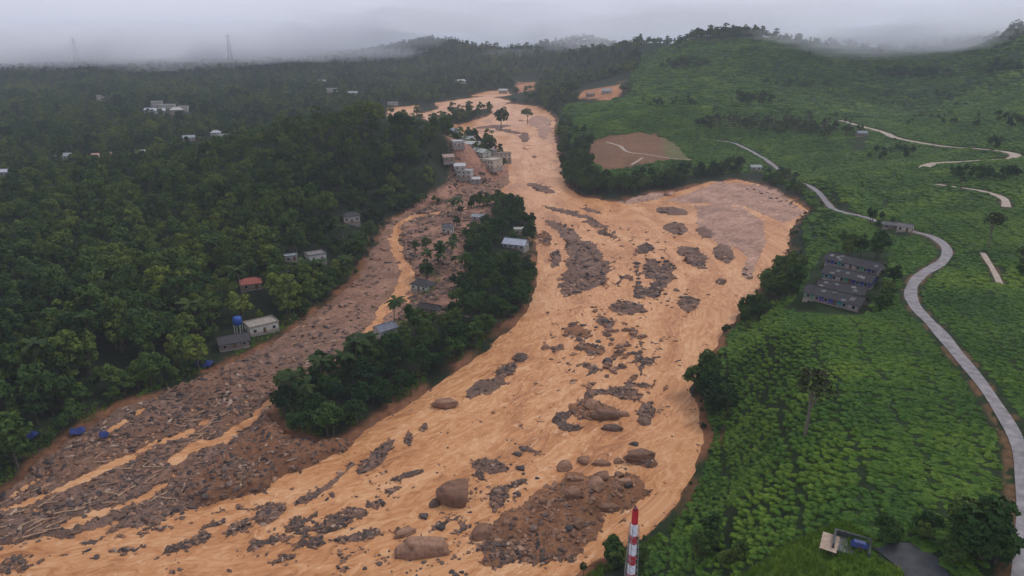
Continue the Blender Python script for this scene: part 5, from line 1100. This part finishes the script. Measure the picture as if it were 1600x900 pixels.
def pylon(px, py_base, py_top, d, label):
    rx, _ = ray(px, py_base); x = float(rx * d); z = float(sampZ(Z, x, d)); _, rz3 = ray(px, py_top); h = CAM_Z + float(rz3) * d - z; o = empty('power_pylon', (x, d, z), .3); tag(o, label, 'pylon')
    w0, w1 = h * .075, h * .012
    for a, c in ((1, 1), (1, -1), (-1, 1), (-1, -1)): b = MB(); b.tube([(a * w0, c * w0, -1), (a * w1, c * w1, h)], h * .005, 5); b.build('leg', M['steel'], o)
    for k in range(9):
        t0, t1 = k / 9, (k + 1) / 9; u0, u1 = w0 + (w1 - w0) * t0, w0 + (w1 - w0) * t1; b = MB()
        for (a, c), (e_, g_) in (((-1, -1), (1, -1)), ((1, -1), (1, 1)), ((1, 1), (-1, 1)), ((-1, 1), (-1, -1))): b.tube([(a * u0, c * u0, h * t0), (e_ * u1, g_ * u1, h * t1)], h * .003, 4)
        b.build('brace', M['steel'], o)
    for t0, l in ((.7, .16), (.83, .13), (.95, .09)): b = MB(); b.tube([(-h * l, 0, h * t0), (0, 0, h * t0 + h * .02), (h * l, 0, h * t0)], h * .004, 5); b.build('crossarm', M['steel'], o)
pylon(122, 105, 58, 1620, 'faint lattice power pylon against the cloud at the far left'); pylon(361, 100, 54, 1600, 'faint lattice power pylon on the ridge further right'); pylon(3, 640, 525, 190, 'lattice pylon standing in the forest at the left edge')

# ------------------------------------------------------------------ mist resting on the hill tops
mm_ = bpy.data.materials.new('hill_mist'); mm_.use_nodes = True; t = mm_.node_tree; t.nodes.clear()
pv = t.nodes.new('ShaderNodeVolumePrincipled'); pv.inputs['Color'].default_value = (.97, .975, 1, 1); pv.inputs['Density'].default_value = .0016
o_ = t.nodes.new('ShaderNodeOutputMaterial'); t.links.new(pv.outputs[0], o_.inputs['Volume'])
MIST = [(-120, 74, 1650, 420, 420, 52), (60, 72, 1700, 380, 430, 50), (220, 74, 1750, 380, 430, 50), (370, 70, 1750, 360, 400, 52), (500, 62, 1800, 260, 330, 48), (600, 36, 1900, 240, 260, 40), (830, 62, 1950, 190, 240, 40), (950, 52, 1750, 190, 220, 42), (1060, 30, 1400, 200, 200, 30), (1310, 66, 1250, 170, 200, 30), (1430, 64, 1200, 190, 200, 32), (1540, 52, 1150, 170, 180, 32), (720, 22, 1900, 300, 260, 40), (1200, 22, 1250, 220, 200, 24), (1600, 26, 1000, 160, 160, 28), (1800, 50, 1300, 260, 220, 40)] + [(float(a_), float(b_), float(c_), 90., 60., 11.) for a_, b_, c_ in zip(np.where(np.abs(np.linspace(480, 1600, 15) - 1120) < 150, 1320, np.linspace(480, 1600, 15)) + rng.normal(0, 25, 15), 70 + rng.normal(0, 9, 15), np.where(np.linspace(480, 1600, 15) < 980, 1650, 980))] + [(float(rng.uniform(1260, 1620)), float(rng.normal(70, 7)), float(rng.uniform(980, 1250)), float(rng.uniform(45, 110)), float(rng.uniform(40, 90)), float(rng.uniform(7, 15))) for _ in range(16)]
for k, (px, py, d, sx, sy, sz) in enumerate(MIST):
    rx, rz4 = ray(px, py); b = bmesh.new(); bmesh.ops.create_icosphere(b, subdivisions=4, radius=1)
    for v in b.verts:
        q = v.co.copy(); v.co = q * (1 + .42 * mnoise.noise(q * 1.6 + Vector((k * 5, 0, 0))) + .22 * mnoise.noise(q * 4 + Vector((k * 5, 3, 0)))); v.co = Vector((v.co.x * sx, v.co.y * sy, v.co.z * sz))
    me = bpy.data.meshes.new('mist'); b.to_mesh(me); b.free(); me.polygons.foreach_set('use_smooth', [True] * len(me.polygons))
    o = mesh_obj('mist', me, mm_); o.location = (float(rx) * d, d, CAM_Z + float(rz4) * d); tag(o, 'pale mist lying over the hill tops', kind='stuff')
# ------------------------------------------------------------------ haze: the damp air of the valley
hz = bpy.data.materials.new('valley_haze'); hz.use_nodes = True; t = hz.node_tree; t.nodes.clear()
pv = t.nodes.new('ShaderNodeVolumePrincipled'); pv.inputs['Color'].default_value = (.84, .92, 1, 1); pv.inputs['Density'].default_value = .00012
o_ = t.nodes.new('ShaderNodeOutputMaterial'); t.links.new(pv.outputs[0], o_.inputs['Volume'])
mb = MB(); e = UM * (Y1 + 60) + 50
mb.box(-e, e, -400, Y1 + 100, float(Z.min()) - 12, max(290., float(Z.max()) + 60))
tag(mb.build('haze', hz), kind='stuff', label='pale damp haze hanging over the whole valley')
